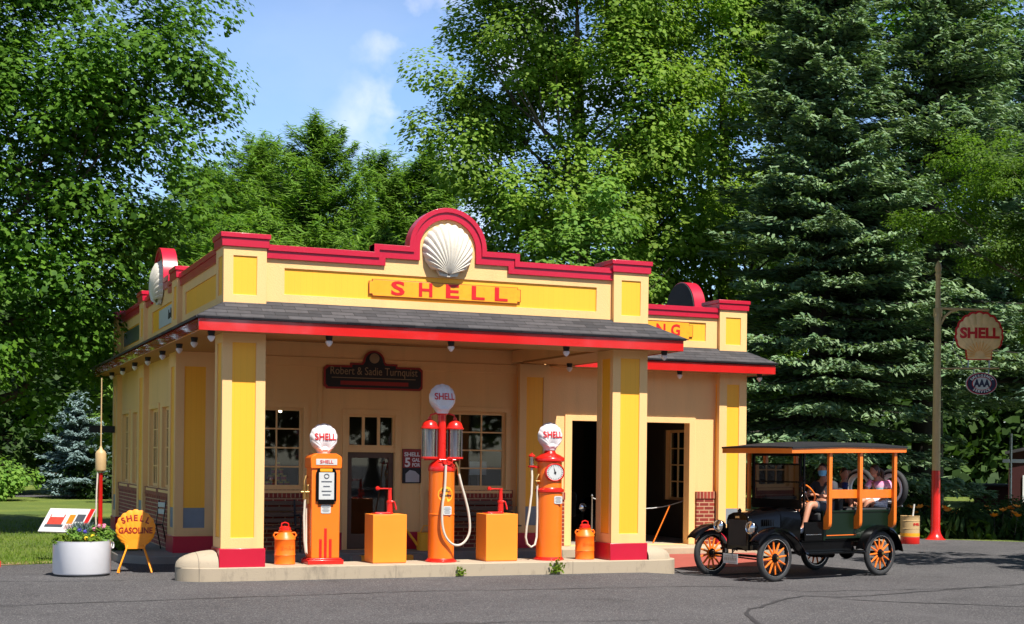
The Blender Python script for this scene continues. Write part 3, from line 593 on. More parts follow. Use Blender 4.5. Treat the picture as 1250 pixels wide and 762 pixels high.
# eave lights: black socket and frosted bulb
for x, y, z in [(-.2, -.2, 3.545), (1.50, -.2, 3.545), (3.38, -.2, 3.545), (5.28, -.2, 3.545), (7.0, -.2, 3.545), (-.22, 1.05, 3.545), (-.22, 2.4, 3.545), (-.22, 4.1, 3.545), (-.22, 5.8, 3.545), (-.22, 7.5, 3.545), (-.22, 9.3, 3.545), (-.22, 11.1, 3.545), (6.95, 3.30, 3.545), (9.58, 3.92, 3.53), (11.38, 3.92, 3.53)]:
    s_ = MB().lathe([(.062, 0), (.062, -.03), (.05, -.07), (.056, -.085)], 18); so = s_.build('eave_light', 'tar', B, loc=(x, y, z)); so.scale = (.85,)*3
    MB().lathe([(.048, -.075), (.064, -.095), (.060, -.118), (.042, -.150), (.016, -.178), (.0001, -.182)], 20).build('bulb', 'bulbglass', so)
# shells on the gables
T = frame_mat('F', (3.405, .06, 4.575)); mb = MB(); shell_relief(mb, .40, .37, .17, 17, mat=T, amax=R(76)); P('scallop_ornament', mb, 'stone', bevel=0, ang=25)
T = frame_mat('L', (.06, 6.30, 4.575)); mb = MB(); shell_relief(mb, .40, .37, .17, 17, mat=T, amax=R(76)); P('scallop_ornament', mb, 'stone', bevel=0, ang=25)

# signs fixed to the building
def sign(name, label, cat='sign', loc=(0, 0, 0), group=None): return thing(name, label, cat, loc, 0, group)
def notch(u0, u1, v0, v1, q=.05): return [(u0+q, v0), (u1-q, v0), (u1-q, v0+q*.6), (u1, v0+q*.6), (u1, v1-q*.6), (u1-q, v1-q*.6), (u1-q, v1), (u0+q, v1), (u0+q, v1-q*.6), (u0, v1-q*.6), (u0, v0+q*.6), (u0+q, v0+q*.6)]
s = sign('enamel_sign', 'long aged yellow enamel plate with spaced red letters on the front parapet', loc=(3.395, .086, 4.32))
MB().slab(notch(-1.225, 1.225, -.128, .128), [], 'F', -.012, 0).build('border', 'letter_maroon', s)
MB().slab(notch(-1.215, 1.215, -.120, .120), [], 'F', -.016, -.004).build('plate', 'enamel_yellow', s, bevel=.003)
bmT = frame_mat('F', (0, -.018, -.004))
for ch, x in zip('SHELL', (-.775, -.335, .085, .50, .88)):
    text('letter', ch, 'letter_red', bmT @ Matrix.Translation((x, 0, 0)), .285, s, bold=.028, depth=.006, fit=.215)
s = sign('enamel_sign', 'yellow enamel plate with red letters on the garage wing parapet, ending in N G', loc=(8.7, 4.186, 4.335))
MB().slab(notch(-1.61, 1.31, -.165, .165, .08), [], 'F', -.009, 0).build('border', 'letter_maroon', s)
MB().slab(notch(-1.60, 1.30, -.158, .158, .08), [], 'F', -.013, -.003).build('plate', 'enamel_yellow', s, bevel=.003)
bmT = frame_mat('F', (0, -.015, -.004))
for i, ch in enumerate('ING'): text('letter', ch, 'letter_red', bmT @ Matrix.Translation((.92-(2-i)*.325, 0, 0)), .30, s, bold=.028, depth=.006, fit=.06 if ch == 'I' else .20)
s = sign('side_sign', 'white painted board with black script under the arch of the left parapet', loc=(.098, 5.75, 4.29))
MB().slab(rect(-.85, .85, -.165, .165), [], 'S', -.012, 0).build('plate', 'plate_white', s, bevel=.003)
mb = MB()
for i, (y, h_, z) in enumerate(((-.72, .18, .0), (-.64, .10, -.03), (-.56, .15, .02), (-.47, .09, -.03), (-.40, .09, -.03), (-.32, .16, .0))): mb.tube([(-.015, y+.03, z-h_/2), (-.016, y+.005, z), (-.015, y-.015, z+h_/2), (-.016, y-.035, z+h_*.2), (-.015, y-.03, z-h_*.4)], .010, 5)
mb.build('brush_strokes', 'letter_dark', s)
# the carved sign above the shop door
s = sign('carved_sign', 'black carved name board with red edge and round crest above the shop door', loc=(3.515, YW-.03, 3.22))
def crest(o=0):
    w_, h0, h1 = .92-o, -.22+o, .20-o; r_ = .20-o; a0 = [(r_*math.cos(R(a)), .28+r_*math.sin(R(a))) for a in range(0, 181, 10)]
    return [(-w_+.05, h0), (w_-.05, h0), (w_, h0+.05), (w_, h1-.05), (w_-.05, h1), (.44-o, h1), (.44-o, .25-o), (.24-o, .25-o)] + a0 + [(-.24+o, .25-o), (-.44+o, .25-o), (-.44+o, h1), (-w_+.05, h1), (-w_, h1-.05), (-w_, h0+.05)]
MB().slab(crest(), [], 'F', -.03, 0).build('edge', 'letter_maroon', s, bevel=.006)
MB().slab(crest(.035), [], 'F', -.042, -.02).build('board', 'tar', s, bevel=.003)
text('lettering', 'Robert & Sadie Turnquist', 'letter_gold', frame_mat('F', (0, -.044, .10)), .20, s, fit=1.62)
MB().box(-.78, .78, -.046, -.04, -.025, -.012).build('line', 'letter_gold', s)
MB().slab(rect(-.62, .64, -.145, -.075), [], 'F', -.048, -.04).build('stripe', 'letter_maroon', s)
MB().lathe([(.09, 0), (.09, .012), (.07, .012), (.065, .02), (.0001, .03)], 24, frame_mat('F', (0, -.042, .34))).build('crest', 'letter_gold', s)
# poster
s = sign('poster', 'red and dark tin poster with white price lettering beside the shop door', cat='poster', loc=(4.26, YW-.008, 1.64))
MB().slab(rect(-.18, .18, -.31, .31), [], 'F', -.012, 0).build('board', 'tar', s, bevel=.003)
MB().slab(rect(-.175, .175, -.03, .305), [], 'F', -.016, -.01).build('red_field', 'letter_maroon', s)
FT = lambda x, z, y=-.018: frame_mat('F', (x, y, z))
text('lettering', 'SHELL', 'letter_white', FT(0, .21), .10, s, bold=.03, fit=.30)
text('lettering', '5', 'letter_white', FT(-.085, .06), .23, s, bold=.03)
text('lettering', 'GAL', 'letter_white', FT(.075, .11), .09, s, bold=.03, fit=.15); text('lettering', 'FOR', 'letter_white', FT(.075, .02), .09, s, bold=.03, fit=.15)
MB().slab([(-.12, -.29), (.14, -.29), (.14, -.16), (.06, -.09), (-.04, -.07), (-.12, -.14)], [], 'F', -.017, -.01).build('picture', 'steel', s)
# lit ceiling bulbs inside the shop
m, n, l, b = newmat('lit_bulb'); b.inputs['Emission Color'].default_value = (1, .75, .5, 1); b.inputs['Emission Strength'].default_value = 14; M['lit'] = m
for i, (x, y, lb) in enumerate(((2.08, 5.3, 'lit bulb hanging inside the left shop window'), (3.2, 5.1, 'lit bulb hanging behind the shop door transom'), (5.62, 5.3, 'lit bulb hanging inside the right shop window'))):
    t = thing('pendant_bulb', lb, 'light bulb', (x, y, 2.62+.02*i))
    MB().bar((0, 0, .05), (0, 0, .96), .006).build('cord', 'tar', t); MB().ball((0, 0, 0), .03, n=12, m=8).build('bulb', 'lit', t)

# ------------------------------------------------------------------ pumps and cans on the island
def globe(parent, z, y=0, x=0, d=.40, s=1.0):
    g = MB().lathe([(.09, z-.02), (.10, z), (.10, z+.02), (.085, z+.04)], 20, Matrix.Translation((x, y, 0))).build('globe_collar', 'globe', parent)
    mb = MB(); T = frame_mat('F', (x, y, z+.028)); r = d/2
    r *= 1.06; shell_relief(mb, r, r*.93, .128, 17, both=True, mat=T, amax=R(120), ear=False, scal=.022, flat=.78)
    mb.lathe([(.10, 0), (.125, .04), (.10, .10), (.02, .13)], 20, Matrix.Translation((x, y, z+.01)))
    o = mb.build('globe', 'globe', parent, ang=25)
    drape(text('lettering', 'SHELL', 'letter_red', frame_mat('F', (x, y-.160, z+.028+r*.98)), .14, o, bold=.022, fit=.32, depth=.006), x, z+.028, y, r, r*.93, .128, R(120), .006)
    o.scale.z = 1/s; o.location.z = z*(1-1/s); parent.scale.z = s
    return o
def note_plate(parent, x, y, z, w_=.13, h=.14):
    p = MB().slab(notch(x-w_/2, x+w_/2, z-h/2, z+h/2, .015), [], 'F', y-.006, y).build('notice_plate', 'plate_white', parent, bevel=.002)
    mb = MB()
    for i, q in enumerate((.75, .95, .6, .9, .7)): mb.box(x-w_*.40*q, x+w_*.40*q, y-.0085, y-.005, z+h*.30-i*h*.15, z+h*.30-i*h*.15+h*.045)
    mb.build('print', 'steel', p)
Z0 = .20
# square electric pump
t = thing('gas_pump', 'square orange electric pump with dark gauge window and three red bars on its front', 'gas pump', (1.60, .42, Z0), group='gas pumps on the island')
MB().box(-.27, .27, -.21, .21, 0, .075).box(-.245, .245, -.19, .19, .075, .10).build('base', 'pump_red', t, bevel=.008)
MB().box(-.215, .215, -.165, .165, .098, 1.63).build('cabinet', 'pump_orange', t, bevel=.012)
MB().slab([(-.238, 1.60), (.238, 1.60), (.238, 1.76), (.222, 1.80), (.15, 1.845), (-.15, 1.845), (-.222, 1.80), (-.238, 1.76)], [], 'F', -.185, .185).build('crown', 'pump_orange', t, bevel=.01)
for x, z in ((-.075, .42), (.0, .60), (.075, .42)): MB().slab(rect(x-.02, x+.02, .115, z), [], 'F', -.172, -.160).build('red_bar', 'pump_red', t, bevel=.002)
g = MB().slab([(-.155, 1.05), (-.12, 1.05), (-.12, 1.0), (.12, 1.0), (.12, 1.05), (.155, 1.05), (.155, 1.52), (.13, 1.585), (.09, 1.61), (-.09, 1.61), (-.13, 1.585), (-.155, 1.52)], [], 'F', -.195, -.15).build('gauge_bezel', 'black', t, bevel=.006)
fc = MB().slab(rect(-.115, .115, 1.08, 1.53), [], 'F', -.199, -.19).build('gauge_face', 'plate_white', g, bevel=.001)
mb = MB().ring(.035, .008, 20, 6, frame_mat('F', (0, -.20, 1.47)));
for zz, ww in ((1.37, .16), (1.29, .10), (1.21, .15), (1.15, .12)): mb.box(-ww/2, ww/2, -.203, -.198, zz, zz+.018)
mb.build('print', 'steel', fc)
MB().slab(rect(-.10, .085, 1.545, 1.595), [], 'F', -.205, -.19).build('price_card', 'enamel_yellow', g)
sp = MB().slab(rect(-.16, .16, 1.655, 1.755), [], 'F', -.192, -.18).build('name_plate', 'plate_white', t, bevel=.002)
text('lettering', 'SHELL', 'letter_red', frame_mat('F', (0, -.195, 1.705)), .075, sp, bold=.01, fit=.20)
note_plate(t, .0, -.166, .92, .15, .15)
globe(t, 1.855, s=.89)
mb = MB().box(-.255, -.21, -.06, .04, 1.0, 1.32); mb.build('hose_bracket', 'brass', t, bevel=.006)
MB().tube([(-.24, -.02, 1.45), (-.28, -.06, 1.47), (-.31, -.08, 1.38), (-.30, -.10, 1.26), (-.29, -.10, 1.12), (-.27, -.09, 1.06)], .014, 8).bar((-.36, -.10, 1.20), (-.24, -.10, 1.20), .02).bar((-.31, -.10, 1.08), (-.31, -.10, 1.32), .022).build('nozzle', 'brass', t)
MB().tube([(-.30, -.10, 1.08), (-.315, -.11, .8), (-.31, -.13, .4), (-.285, -.12, .20), (-.262, -.08, .17), (-.255, -.02, .35), (-.252, 0, .8), (-.25, 0, 1.02)], .017, 10).build('hose', 'hose', t)
# twin cylinder visible pump
t = thing('gas_pump', 'tall orange round pump with two clear glass cylinders and a white hose in a loop', 'gas pump', (3.455, .36, Z0), group='gas pumps on the island')
MB().lathe([(.245, 0), (.245, .022), (.225, .03), (.205, .06)], 32).build('base', 'pump_red', t)
MB().lathe([(.20, .03), (.20, .755), (.206, .76), (.206, .775), (.20, .78), (.20, 1.50)], 36).build('column', 'pump_orange', t)
MB().lathe([(.21, 1.46), (.215, 1.50), (.20, 1.56), (.15, 1.61), (.09, 1.64), (.09, 1.66)], 32).build('shoulder', 'pump_red', t)
MB().bar((0, .02, 1.60), (0, .02, 2.40), .065, n=18).lathe([(.07, 2.36), (.085, 2.38), (.085, 2.41)], 18, Matrix.Translation((0, .02, 0))).build('mast', 'pump_red', t)
for sx in (-1, 1):
    T = Matrix.Translation((sx*.205, 0, 0))
    MB().lathe([(.128, 1.655), (.135, 1.66), (.135, 1.685), (.11, 1.69)], 28, T).build('cylinder_base', 'pump_red', t)
    c = MB().lathe([(.14, 2.135), (.142, 2.155), (.125, 2.165), (.12, 2.19), (.10, 2.24), (.045, 2.275), (.03, 2.29), (.03, 2.32), (.0001, 2.335)], 28, T).build('cylinder_cap', 'pump_red', t)
    rods = MB()
    for k in range(4): a = PI/4+k*PI/2; rods.bar((sx*.205+.122*math.cos(a), .122*math.sin(a), 1.67), (sx*.205+.122*math.cos(a), .122*math.sin(a), 2.15), .006, n=6)
    rods.build('rod', 'steel', c)
    MB().lathe([(.108, 1.69), (.108, 2.14)], 32, T, caps=False).build('glass', 'clear', c)
    MB().lathe([(.04, 1.69), (.04, 2.13)], 14, T).build('gauge_tube', 'plate_white', c)
    MB().tube([(0, .02, 2.34), (sx*.10, .01, 2.39), (sx*.19, 0, 2.36), (sx*.205, 0, 2.31)], .014).build('pipe', 'pump_red', t)
MB().box(-.28, .28, -.03, .03, 1.63, 1.66).bar((-.02, -.22, 1.60), (-.02, -.02, 1.60), .035).bar((.10, -.20, 1.55), (.10, -.03, 1.60), .03).ring(.045, .012, 20, 6, frame_mat('F', (.05, -.22, 1.63))).bar((-.10, -.16, 1.64), (.15, -.20, 1.64), .015).build('valve', 'pump_red', t)
MB().tube([(.16, -.17, 1.60), (.19, -.20, 1.52), (.20, -.21, 1.40)], [.02, .018, .02]).build('nozzle', 'brass', t)
pts = [(-.02, -.235, 1.56), (-.035, -.245, 1.2), (-.075, -.255, .9), (-.075, -.26, .62), (-.02, -.26, .42), (.09, -.255, .30), (.21, -.25, .28), (.31, -.25, .35), (.375, -.245, .50), (.365, -.24, .75), (.31, -.235, 1.0), (.24, -.225, 1.25), (.20, -.215, 1.42)]
cu = []
for i in range(len(pts)-1):
    for q in (0, .25, .5, .75):
        p = [Vector(pts[max(0, i-1)]), Vector(pts[i]), Vector(pts[i+1]), Vector(pts[min(len(pts)-1, i+2)])]
        cu.append(.5*((2*p[1])+(p[2]-p[0])*q+(2*p[0]-5*p[1]+4*p[2]-p[3])*q*q+(3*p[1]-p[0]-3*p[2]+p[3])*q**3))
MB().tube(cu+[pts[-1]], .019, 10).build('hose', 'hose', t)
# yellow scallop transfer bent round the column
mb = MB(); nn = 40; vs = [(0, 0)]
o_ = shell_outline(.125, .11, 60, 13, R(115))
def wrap(x, z, r=.2025): a = x/r; return (r*math.sin(a), -r*math.cos(a), z)
vs = [wrap(0, 1.06)]+[wrap(rad*math.sin(a), 1.0+rad*math.cos(a)-.02) for a, rad in o_]
mb.add(vs, [(0, i, i+1) for i in range(1, len(vs)-1)]); dc = mb.build('decal', M['yellow'], t, recalc=False)
def wraptext(name, s_, mat, z, size, fit, parent):
    o = text(name, s_, mat, Matrix.Identity(4), size, parent, bold=.03, fit=fit, depth=.002)
    for v in o.data.vertices: v.co = Vector(wrap(v.co.x, z+v.co.y, .2045+v.co.z))
    return o
wraptext('lettering', 'SHELL', 'letter_dark', 1.15, .07, .14, dc); wraptext('lettering', 'Gasoline', 'letter_dark', 1.075, .065, .20, dc)
note_plate(t, .02, -.205, .83, .14, .14)
globe(t, 2.405, y=.02, d=.40, s=.955)
# round clock-face pump
t = thing('gas_pump', 'round orange pump with white dial, red bands and a small glass sight cup', 'gas pump', (5.27, .36, Z0), group='gas pumps on the island')
MB().lathe([(.24, 0), (.24, .025), (.222, .035), (.215, .06)], 32).build('base', 'pump_red', t)
MB().lathe([(.205, .03), (.205, 1.26), (.195, 1.27), (.195, 1.80)], 36).build('column', 'pump_orange', t)
MB().lathe([(.205, 1.22), (.228, 1.235), (.228, 1.275), (.20, 1.295), (.195, 1.31)], 32).build('band', 'pump_red', t)
MB().lathe([(.20, 1.77), (.235, 1.79), (.24, 1.83), (.225, 1.855), (.16, 1.90), (.10, 1.93), (.075, 1.99), (.085, 2.02)], 36).build('dome', 'pump_red', t)
T = frame_mat('F', (0, -.175, 1.585))
d = MB().lathe([(.165, 0), (.168, .03), (.15, .045), (.14, .035)], 40, T, caps=True).build('dial_rim', 'pump_red', t)
df = MB().lathe([(.142, .0355), (.0001, .0375)], 36, T, caps=False).build('dial', 'plate_white', d)
mb = MB()
for i in range(24): a = i*PI/12; mb.box(-.003, .003, .112, .132 if i % 2 else .137, .036, .040, T @ Matrix.Rotation(a, 4, 'Z'))
mb.build('tick_marks', 'letter_dark', df)
MB().add([(-.012, -.03, .044), (.012, -.03, .044), (0, .11, .044), (-.012, -.03, .041), (.012, -.03, .041), (0, .11, .041)], [(0, 1, 2), (3, 4, 5), (0, 1, 4, 3), (1, 2, 5, 4), (2, 0, 3, 5)], T @ Matrix.Rotation(.25, 4, 'Z')).ball((0, 0, .043), .02, .02, .006, mat=T).build('needle', 'letter_dark', df)
note_plate(t, .06, -.207, 1.09, .14, .14)
globe(t, 2.00, d=.39, s=.875)
MB().box(-.33, -.16, -.03, .03, 1.66, 1.70).lathe([(.05, 0), (.06, .01), (.06, .03), (.045, .035)], 18, Matrix.Translation((-.31, 0, 1.67))).lathe([(.05, 0), (.055, .02), (.03, .05), (.01, .06), (.01, .08)], 18, Matrix.Translation((-.31, 0, 1.86))).build('sight_bracket', 'pump_red', t)
sg = MB().lathe([(.038, 1.70), (.038, 1.87)], 18, Matrix.Translation((-.31, 0, 0)), caps=False).build('sight_glass', 'clear', t)
MB().lathe([(.012, 1.70), (.012, 1.86)], 10, Matrix.Translation((-.31, 0, 0))).build('inner_tube', 'plate_white', sg)
MB().tube([(-.31, 0, 1.67), (-.315, -.03, 1.5), (-.33, -.05, 1.2), (-.37, -.07, .9), (-.42, -.08, .6), (-.435, -.08, .42), (-.41, -.08, .30), (-.34, -.08, .24), (-.27, -.07, .28), (-.235, -.05, .42), (-.225, -.04, .8), (-.225, -.03, 1.2), (-.225, -.03, 1.36)], .018, 10).build('hose', 'hose', t)
MB().tube([(-.225, -.03, 1.34), (-.25, -.04, 1.40), (-.235, -.04, 1.48), (-.20, -.03, 1.55)], .018).bar((-.26, -.04, 1.42), (-.19, -.04, 1.42), .022).build('nozzle', 'brass', t)
# oil dispensers: painted box with red hand pump
def oilbox(x, lb):
    t = thing('oil_dispenser', lb, 'oil dispenser', (x, .43, Z0), group='oil dispensers on the island')
    MB().box(-.265, .265, -.22, .22, .008, .735).build('box', 'box_orange', t, bevel=.006)
    MB().box(-.255, .255, -.21, .21, .0, .012).build('foot', 'pump_orange', t)
    MB().slab(rect(-.20, .04, -.15, .10), [], 'T', .735, .75).bar((-.20, -.1, .755), (.02, -.1, .755), .012).build('hatch', 'pump_red', t, bevel=.003)
    p = MB().lathe([(.055, .735), (.055, .75), (.045, .76), (.042, .90), (.05, .905), (.05, .93), (.032, .94), (.028, 1.10), (.033, 1.105), (.033, 1.13)], 18, Matrix.Translation((.06, 0, 0))).build('hand_pump', 'pump_red', t)
    MB().bar((.06, 0, 1.12), (-.12, -.02, 1.12), .011).lathe([(.03, -.02), (.034, 0), (.03, .02)], 12, Matrix.Translation((-.14, -.02, 1.125)) @ Matrix.Rotation(PI/2, 4, 'X')).bar((-.14, -.06, 1.12), (-.14, .02, 1.12), .012).build('crank', 'pump_red', p)
    MB().tube([(.08, -.03, .93), (.12, -.04, .92), (.14, -.05, .85), (.15, -.05, .80)], .013).build('spout', 'pump_red', p)
oilbox(2.585, 'amber oil box with red crank pump, right of the square pump')
oilbox(4.405, 'amber oil box with red crank pump, left of the dial pump')
def can(x, y, lb):
    t = thing('milk_can', lb, 'can', (x, y, Z0), group='orange cans by the pillars')
    body = MB().lathe([(.150, 0), (.158, .01), (.152, .03), (.152, .13), (.157, .14), (.152, .15), (.152, .36), (.158, .37), (.152, .385), (.135, .42), (.10, .455), (.092, .475), (.10, .50)], 32).build('body', 'can_orange', t)
    for sx in (-1, 1): MB().tube([(sx*.145, 0, .39), (sx*.17, 0, .43), (sx*.15, 0, .465), (sx*.10, 0, .462)], .013, 8).build('ear', 'can_orange', t)
    l_ = MB().lathe([(.075, .49), (.088, .505), (.085, .54), (.06, .56), (.0001, .565)], 24).build('lid', 'pump_red', t)
    MB().tube([(-.055, 0, .55), (-.05, 0, .60), (0, 0, .617), (.05, 0, .60), (.055, 0, .55)], .011, 8).build('lid_handle', 'pump_red', l_)
    o = text('lettering', 'SHELL', 'can_orange', Matrix.Identity(4), .085, body, bold=.02, fit=.22, depth=.006)
    for v in o.data.vertices: a = (v.co.x+.02)/.153; v.co = Vector((( .1545+v.co.z)*math.sin(a), -(.1545+v.co.z)*math.cos(a), .25+v.co.y))
can(1.03, .42, 'orange milk can with red lid standing beside the left front pillar'); can(5.90, .36, 'orange milk can with red lid standing beside the right front pillar')

# ------------------------------------------------------------------ porch furniture
def bench(x, y, lb, wid=1.5):
    t = thing('bench', lb, 'bench', (x, y, .14), group='benches along the shop front')
    mb = MB()
    for i in range(5): mb.box(-wid/2, wid/2, -.34+i*.08, -.275+i*.08, .42, .445)
    mb.build('seat', 'wooddark', t, bevel=.004)
    mb = MB()
    for i in range(4): mb.box(-wid/2, wid/2, .055+.02*i, .075+.02*i, .50+i*.10, .575+i*.10)
    mb.build('backrest', 'wooddark', t, bevel=.004)
    for sx in (-1, 1):
        q = sx*(wid/2-.12); MB().tube([(q, -.33, 0), (q, -.30, .22), (q, -.33, .41)], .018).tube([(q, .10, 0), (q, .03, .22), (q, .02, .42), (q, .13, .90)], .018).tube([(q, -.32, .41), (q, .03, .41)], .018).tube([(q, -.33, .41), (q, -.36, .60), (q, -.25, .64), (q, .06, .62)], .014).build('iron_leg', 'tar', t)
bench(1.45, 4.02, 'dark slatted bench under the left shop window', 1.5); bench(5.45, 4.02, 'dark slatted bench under the right shop window', 1.5)
# folding chair on the side walk
t = thing('metal_chair', 'black wire chair with two pale grey back slats against the side brick panel', 'chair', (-.27, 5.0, .14), R(-82))
for z in (.62, .74): MB().box(-.19, .19, .20, .212, z, z+.085).build('back_slat', 'plate_white', t, bevel=.004)
MB().box(-.20, .20, -.18, .18, .43, .45).build('seat', 'tar', t, bevel=.005)
for sx in (-.2, .2): MB().tube([(sx, -.20, 0), (sx, -.17, .43), (sx, .17, .44), (sx, .225, .86)], .011).tube([(sx, .26, 0), (sx, .17, .44)], .011).build('frame', 'black', t)
# yellow wheel stop and watering can on the drive and walkway
t = thing('wheel_stop', 'low yellow wheel stop with grey ends behind the left amber oil box', 'wheel stop', (3.36, 2.85, .004))
prof = [(-.11, 0), (.11, 0), (.08, .13), (-.08, .13)]
mk = lambda a, b_: MB().add([(x, y, z) for x in (a, b_) for y, z in prof], [(0, 1, 2, 3), (4, 5, 6, 7)]+[(i, (i+1) % 4, 4+(i+1) % 4, 4+i) for i in range(4)])
mk(-.46, .46).build('bar', 'yellow', t, bevel=.01); mk(-.62, -.462).build('end', 'slabconc', t, bevel=.01); mk(.462, .62).build('end', 'slabconc', t, bevel=.01)
t = thing('watering_can', 'yellow metal watering can with long spout on the walkway left of the tall pump', 'watering can', (4.42, 3.85, .14))
MB().lathe([(.17, 0), (.175, .02), (.16, .30), (.165, .32)], 24).build('body', 'yellow', t)
MB().bar((-.14, 0, .06), (-.42, -.02, .42), .028, .018).lathe([(.02, 0), (.05, .05)], 14, Matrix.Translation((-.42, -.02, .42)) @ Matrix.Rotation(R(-40), 4, 'Y')).build('spout', 'yellow', t)
MB().tube([(-.12, 0, .31), (-.05, 0, .44), (.10, 0, .44), (.18, 0, .30), (.17, 0, .12)], .012).build('handle', 'yellow', t)
# display in the shop windows
M['tin_gold'] = paint('gold_tin', (.65, .42, .06), .35, .15, 12, metal=.4); M['tin_red'] = paint('red_tin', (.45, .05, .03), .4, .2, 14)
t = thing('display_shelf', 'wooden shelf inside the left shop window holding tins', 'shelf', (1.6, 4.72, .142)); MB().box(-.8, .8, -.15, .15, 1.05, 1.09).build('shelf', 'wooddark', t); MB().box(-.75, -.70, -.1, .1, 0, 1.05).box(.70, .75, -.1, .1, 0, 1.05).build('stand', 'wooddark', t)
proto = None; spots_ = [(0, 0), (1, 0), (2, 0), (3, 0), (.5, 1), (1.5, 1), (2.5, 1), (1, 2), (2, 2), (1.5, 3)]
rows_ = ['bottom', 'second', 'third', 'top']
for i, (c, r_) in enumerate(spots_):
    if proto is None:
        t = thing('oil_tin', '', 'tin', group='tins stacked in the shop window'); MB().lathe([(.045, 0), (.048, .004), (.048, .108), (.045, .112)], 20).build('can', 'tin_gold', t); MB().lathe([(.0486, .03), (.0486, .085)], 20, caps=False).build('label_band', 'tin_red', t); proto = t
    else: t = copy_tree(proto)
    t.location = (1.72+c*.115, 4.66, 1.233+r_*.114)
    nm = ['leftmost', 'second', 'third', 'rightmost'][int(c)] if r_ == 0 else (['left', 'middle', 'right'][int(c)] if r_ == 1 else (['left', 'right'][int(c)-1] if r_ == 2 else 'single'))
    t['label'] = f'gold and red tin in the left shop window, {nm} one of the {rows_[int(r_)]} row'
t = thing('display_card', 'red bordered display card standing left of the tins in the shop window', 'card', (1.42, 4.68, 1.233)); MB().slab(rect(-.15, .15, 0, .24), [], 'F', 0, .01).build('board', 'tin_red', t); MB().slab(rect(-.12, .12, .03, .21), [], 'F', -.003, .001).build('face', 'plate_white', t)
t = thing('display_shelf', 'wooden shelf inside the right shop window under a pale card', 'shelf', (5.4, 4.72, .142)); MB().box(-.8, .8, -.15, .15, 1.05, 1.09).build('shelf', 'wooddark', t); MB().box(-.75, -.70, -.1, .1, 0, 1.05).box(.70, .75, -.1, .1, 0, 1.05).build('stand', 'wooddark', t)
t = thing('display_card', 'pale card propped up inside the right shop window', 'card', (5.72, 4.68, 1.233)); MB().slab(rect(-.17, .17, .25, .50), [], 'F', 0, .01).build('face', 'plate_white', t); MB().slab(rect(-.02, .02, 0, .25), [], 'F', .002, .012).build('strut', 'wooddark', t)

# ------------------------------------------------------------------ left group: planter, scallop sign, info board, air tower
T0 = (-1.74, 1.55, .004)
t = thing('planter', 'low round white flower tub on the asphalt by the lawn', 'planter', T0)
MB().lathe([(.40, .03), (.415, .05), (.415, .50), (.42, .515), (.40, .515), (.385, .45), (.0001, .44)], 48).build('tub', 'white', t)
MB().lathe([(.395, 0), (.395, .035)], 36).build('foot', 'rubber', t); MB().lathe([(.384, .451), (.0001, .47)], 24, caps=False).build('soil', 'mulch', t)
MB().ring(.045, .012, 20, 8, Matrix.Translation((.43, -.02, .44)) @ Matrix.Rotation(PI/2, 4, 'Y') @ Matrix.Rotation(.5, 4, 'X')).build('ring_handle', 'white', t)
t = thing('scallop_sign', 'yellow scallop sign reading gasoline on four splayed orange legs by the white tub', 'sign', (-.93, 1.86, .004), R(-10))
M['sign_yellow'] = paint('sign_yellow', (.97, .33, .012), .45, .08, 5, dirt=.04, dirtcol=(.25, .10, .01, 1))
mb = MB(); shell_relief(mb, .292, .262, .030, 19, both=True, mat=frame_mat('F', (0, 0, .40)), amax=R(100), ear=False, flat=.5, scal=.03)
mb.slab([(-.14, .36), (.14, .36), (.17, .50), (-.17, .50)], [], 'F', -.025, .025)
o = mb.build('scallop', 'sign_yellow', t, ang=25)
st_ = text('lettering', 'SHELL', 'letter_maroon', frame_mat('F', (0, -.050, .40)), .125, o, bold=.03, arc=(.425, R(-25), R(12.5), True), depth=.006); drape(st_, 0, .40, 0, .292, .262, .030, R(100), .004)
st2 = text('lettering', 'GASOLINE', 'letter_maroon', frame_mat('F', (0, -.052, .635)), .125, o, bold=.03, fit=.50, depth=.006); drape(st2, 0, .40, 0, .292, .262, .030, R(100), .004)
for sx, sy in ((-1, -1), (1, -1), (-1, 1), (1, 1)): MB().tube([(sx*.11, sy*.02, .42), (sx*.25, sy*.18, .012), (sx*.25-.02*sx, sy*.18-.06*sy, .012)], .013, 8).build('leg', 'sign_yellow', t)
t = thing('info_board', 'slanted display board with printed pictures and a red right edge behind the white tub', 'information board', (-1.70, 4.45, 0), R(-38))
MB().box(-.055, .055, -.03, .03, 0, .52).build('post', 'black', t, bevel=.004)
TT = Matrix.Translation((0, 0, .68)) @ Matrix.Rotation(R(46), 4, 'X')
bd = MB().box(-.43, .43, -.26, .26, -.012, .012, TT).build('board', 'plate_white', t, bevel=.003)
MB().box(.345, .425, -.255, .255, .012, .016, TT).build('edge_strip', 'pump_red', bd)
MB().box(-.34, -.06, -.10, .12, .012, .016, TT).build('photo_print', 'tin_red', bd); MB().box(-.36, -.02, -.16, -.10, .012, .015, TT).build('caption', 'steel', bd)
MB().box(-.32, -.08, .06, .12, .017, .019, TT).build('sky_print', 'plate_white', bd)
MB().box(.02, .13, -.08, .12, .012, .016, TT).build('photo_print', 'pump_orange', bd); MB().box(.16, .32, -.03, .13, .012, .016, TT).build('photo_print', 'steel', bd)
mb = MB()
for i in range(4): mb.box(.02, .30-.04*(i % 2), -.20+i*.028, -.19+i*.028, .012, .015, TT)
mb.build('print', 'letter_maroon', bd)
t = thing('air_tower', 'thin tan rod rising from a cream canister on a red post with a pale hose', 'air tower', (-1.155, 4.55, 0))
MB().lathe([(.05, 0), (.05, .02), (.04, .03), (.036, 1.46), (.045, 1.48)], 16).build('post', 'pump_red', t)
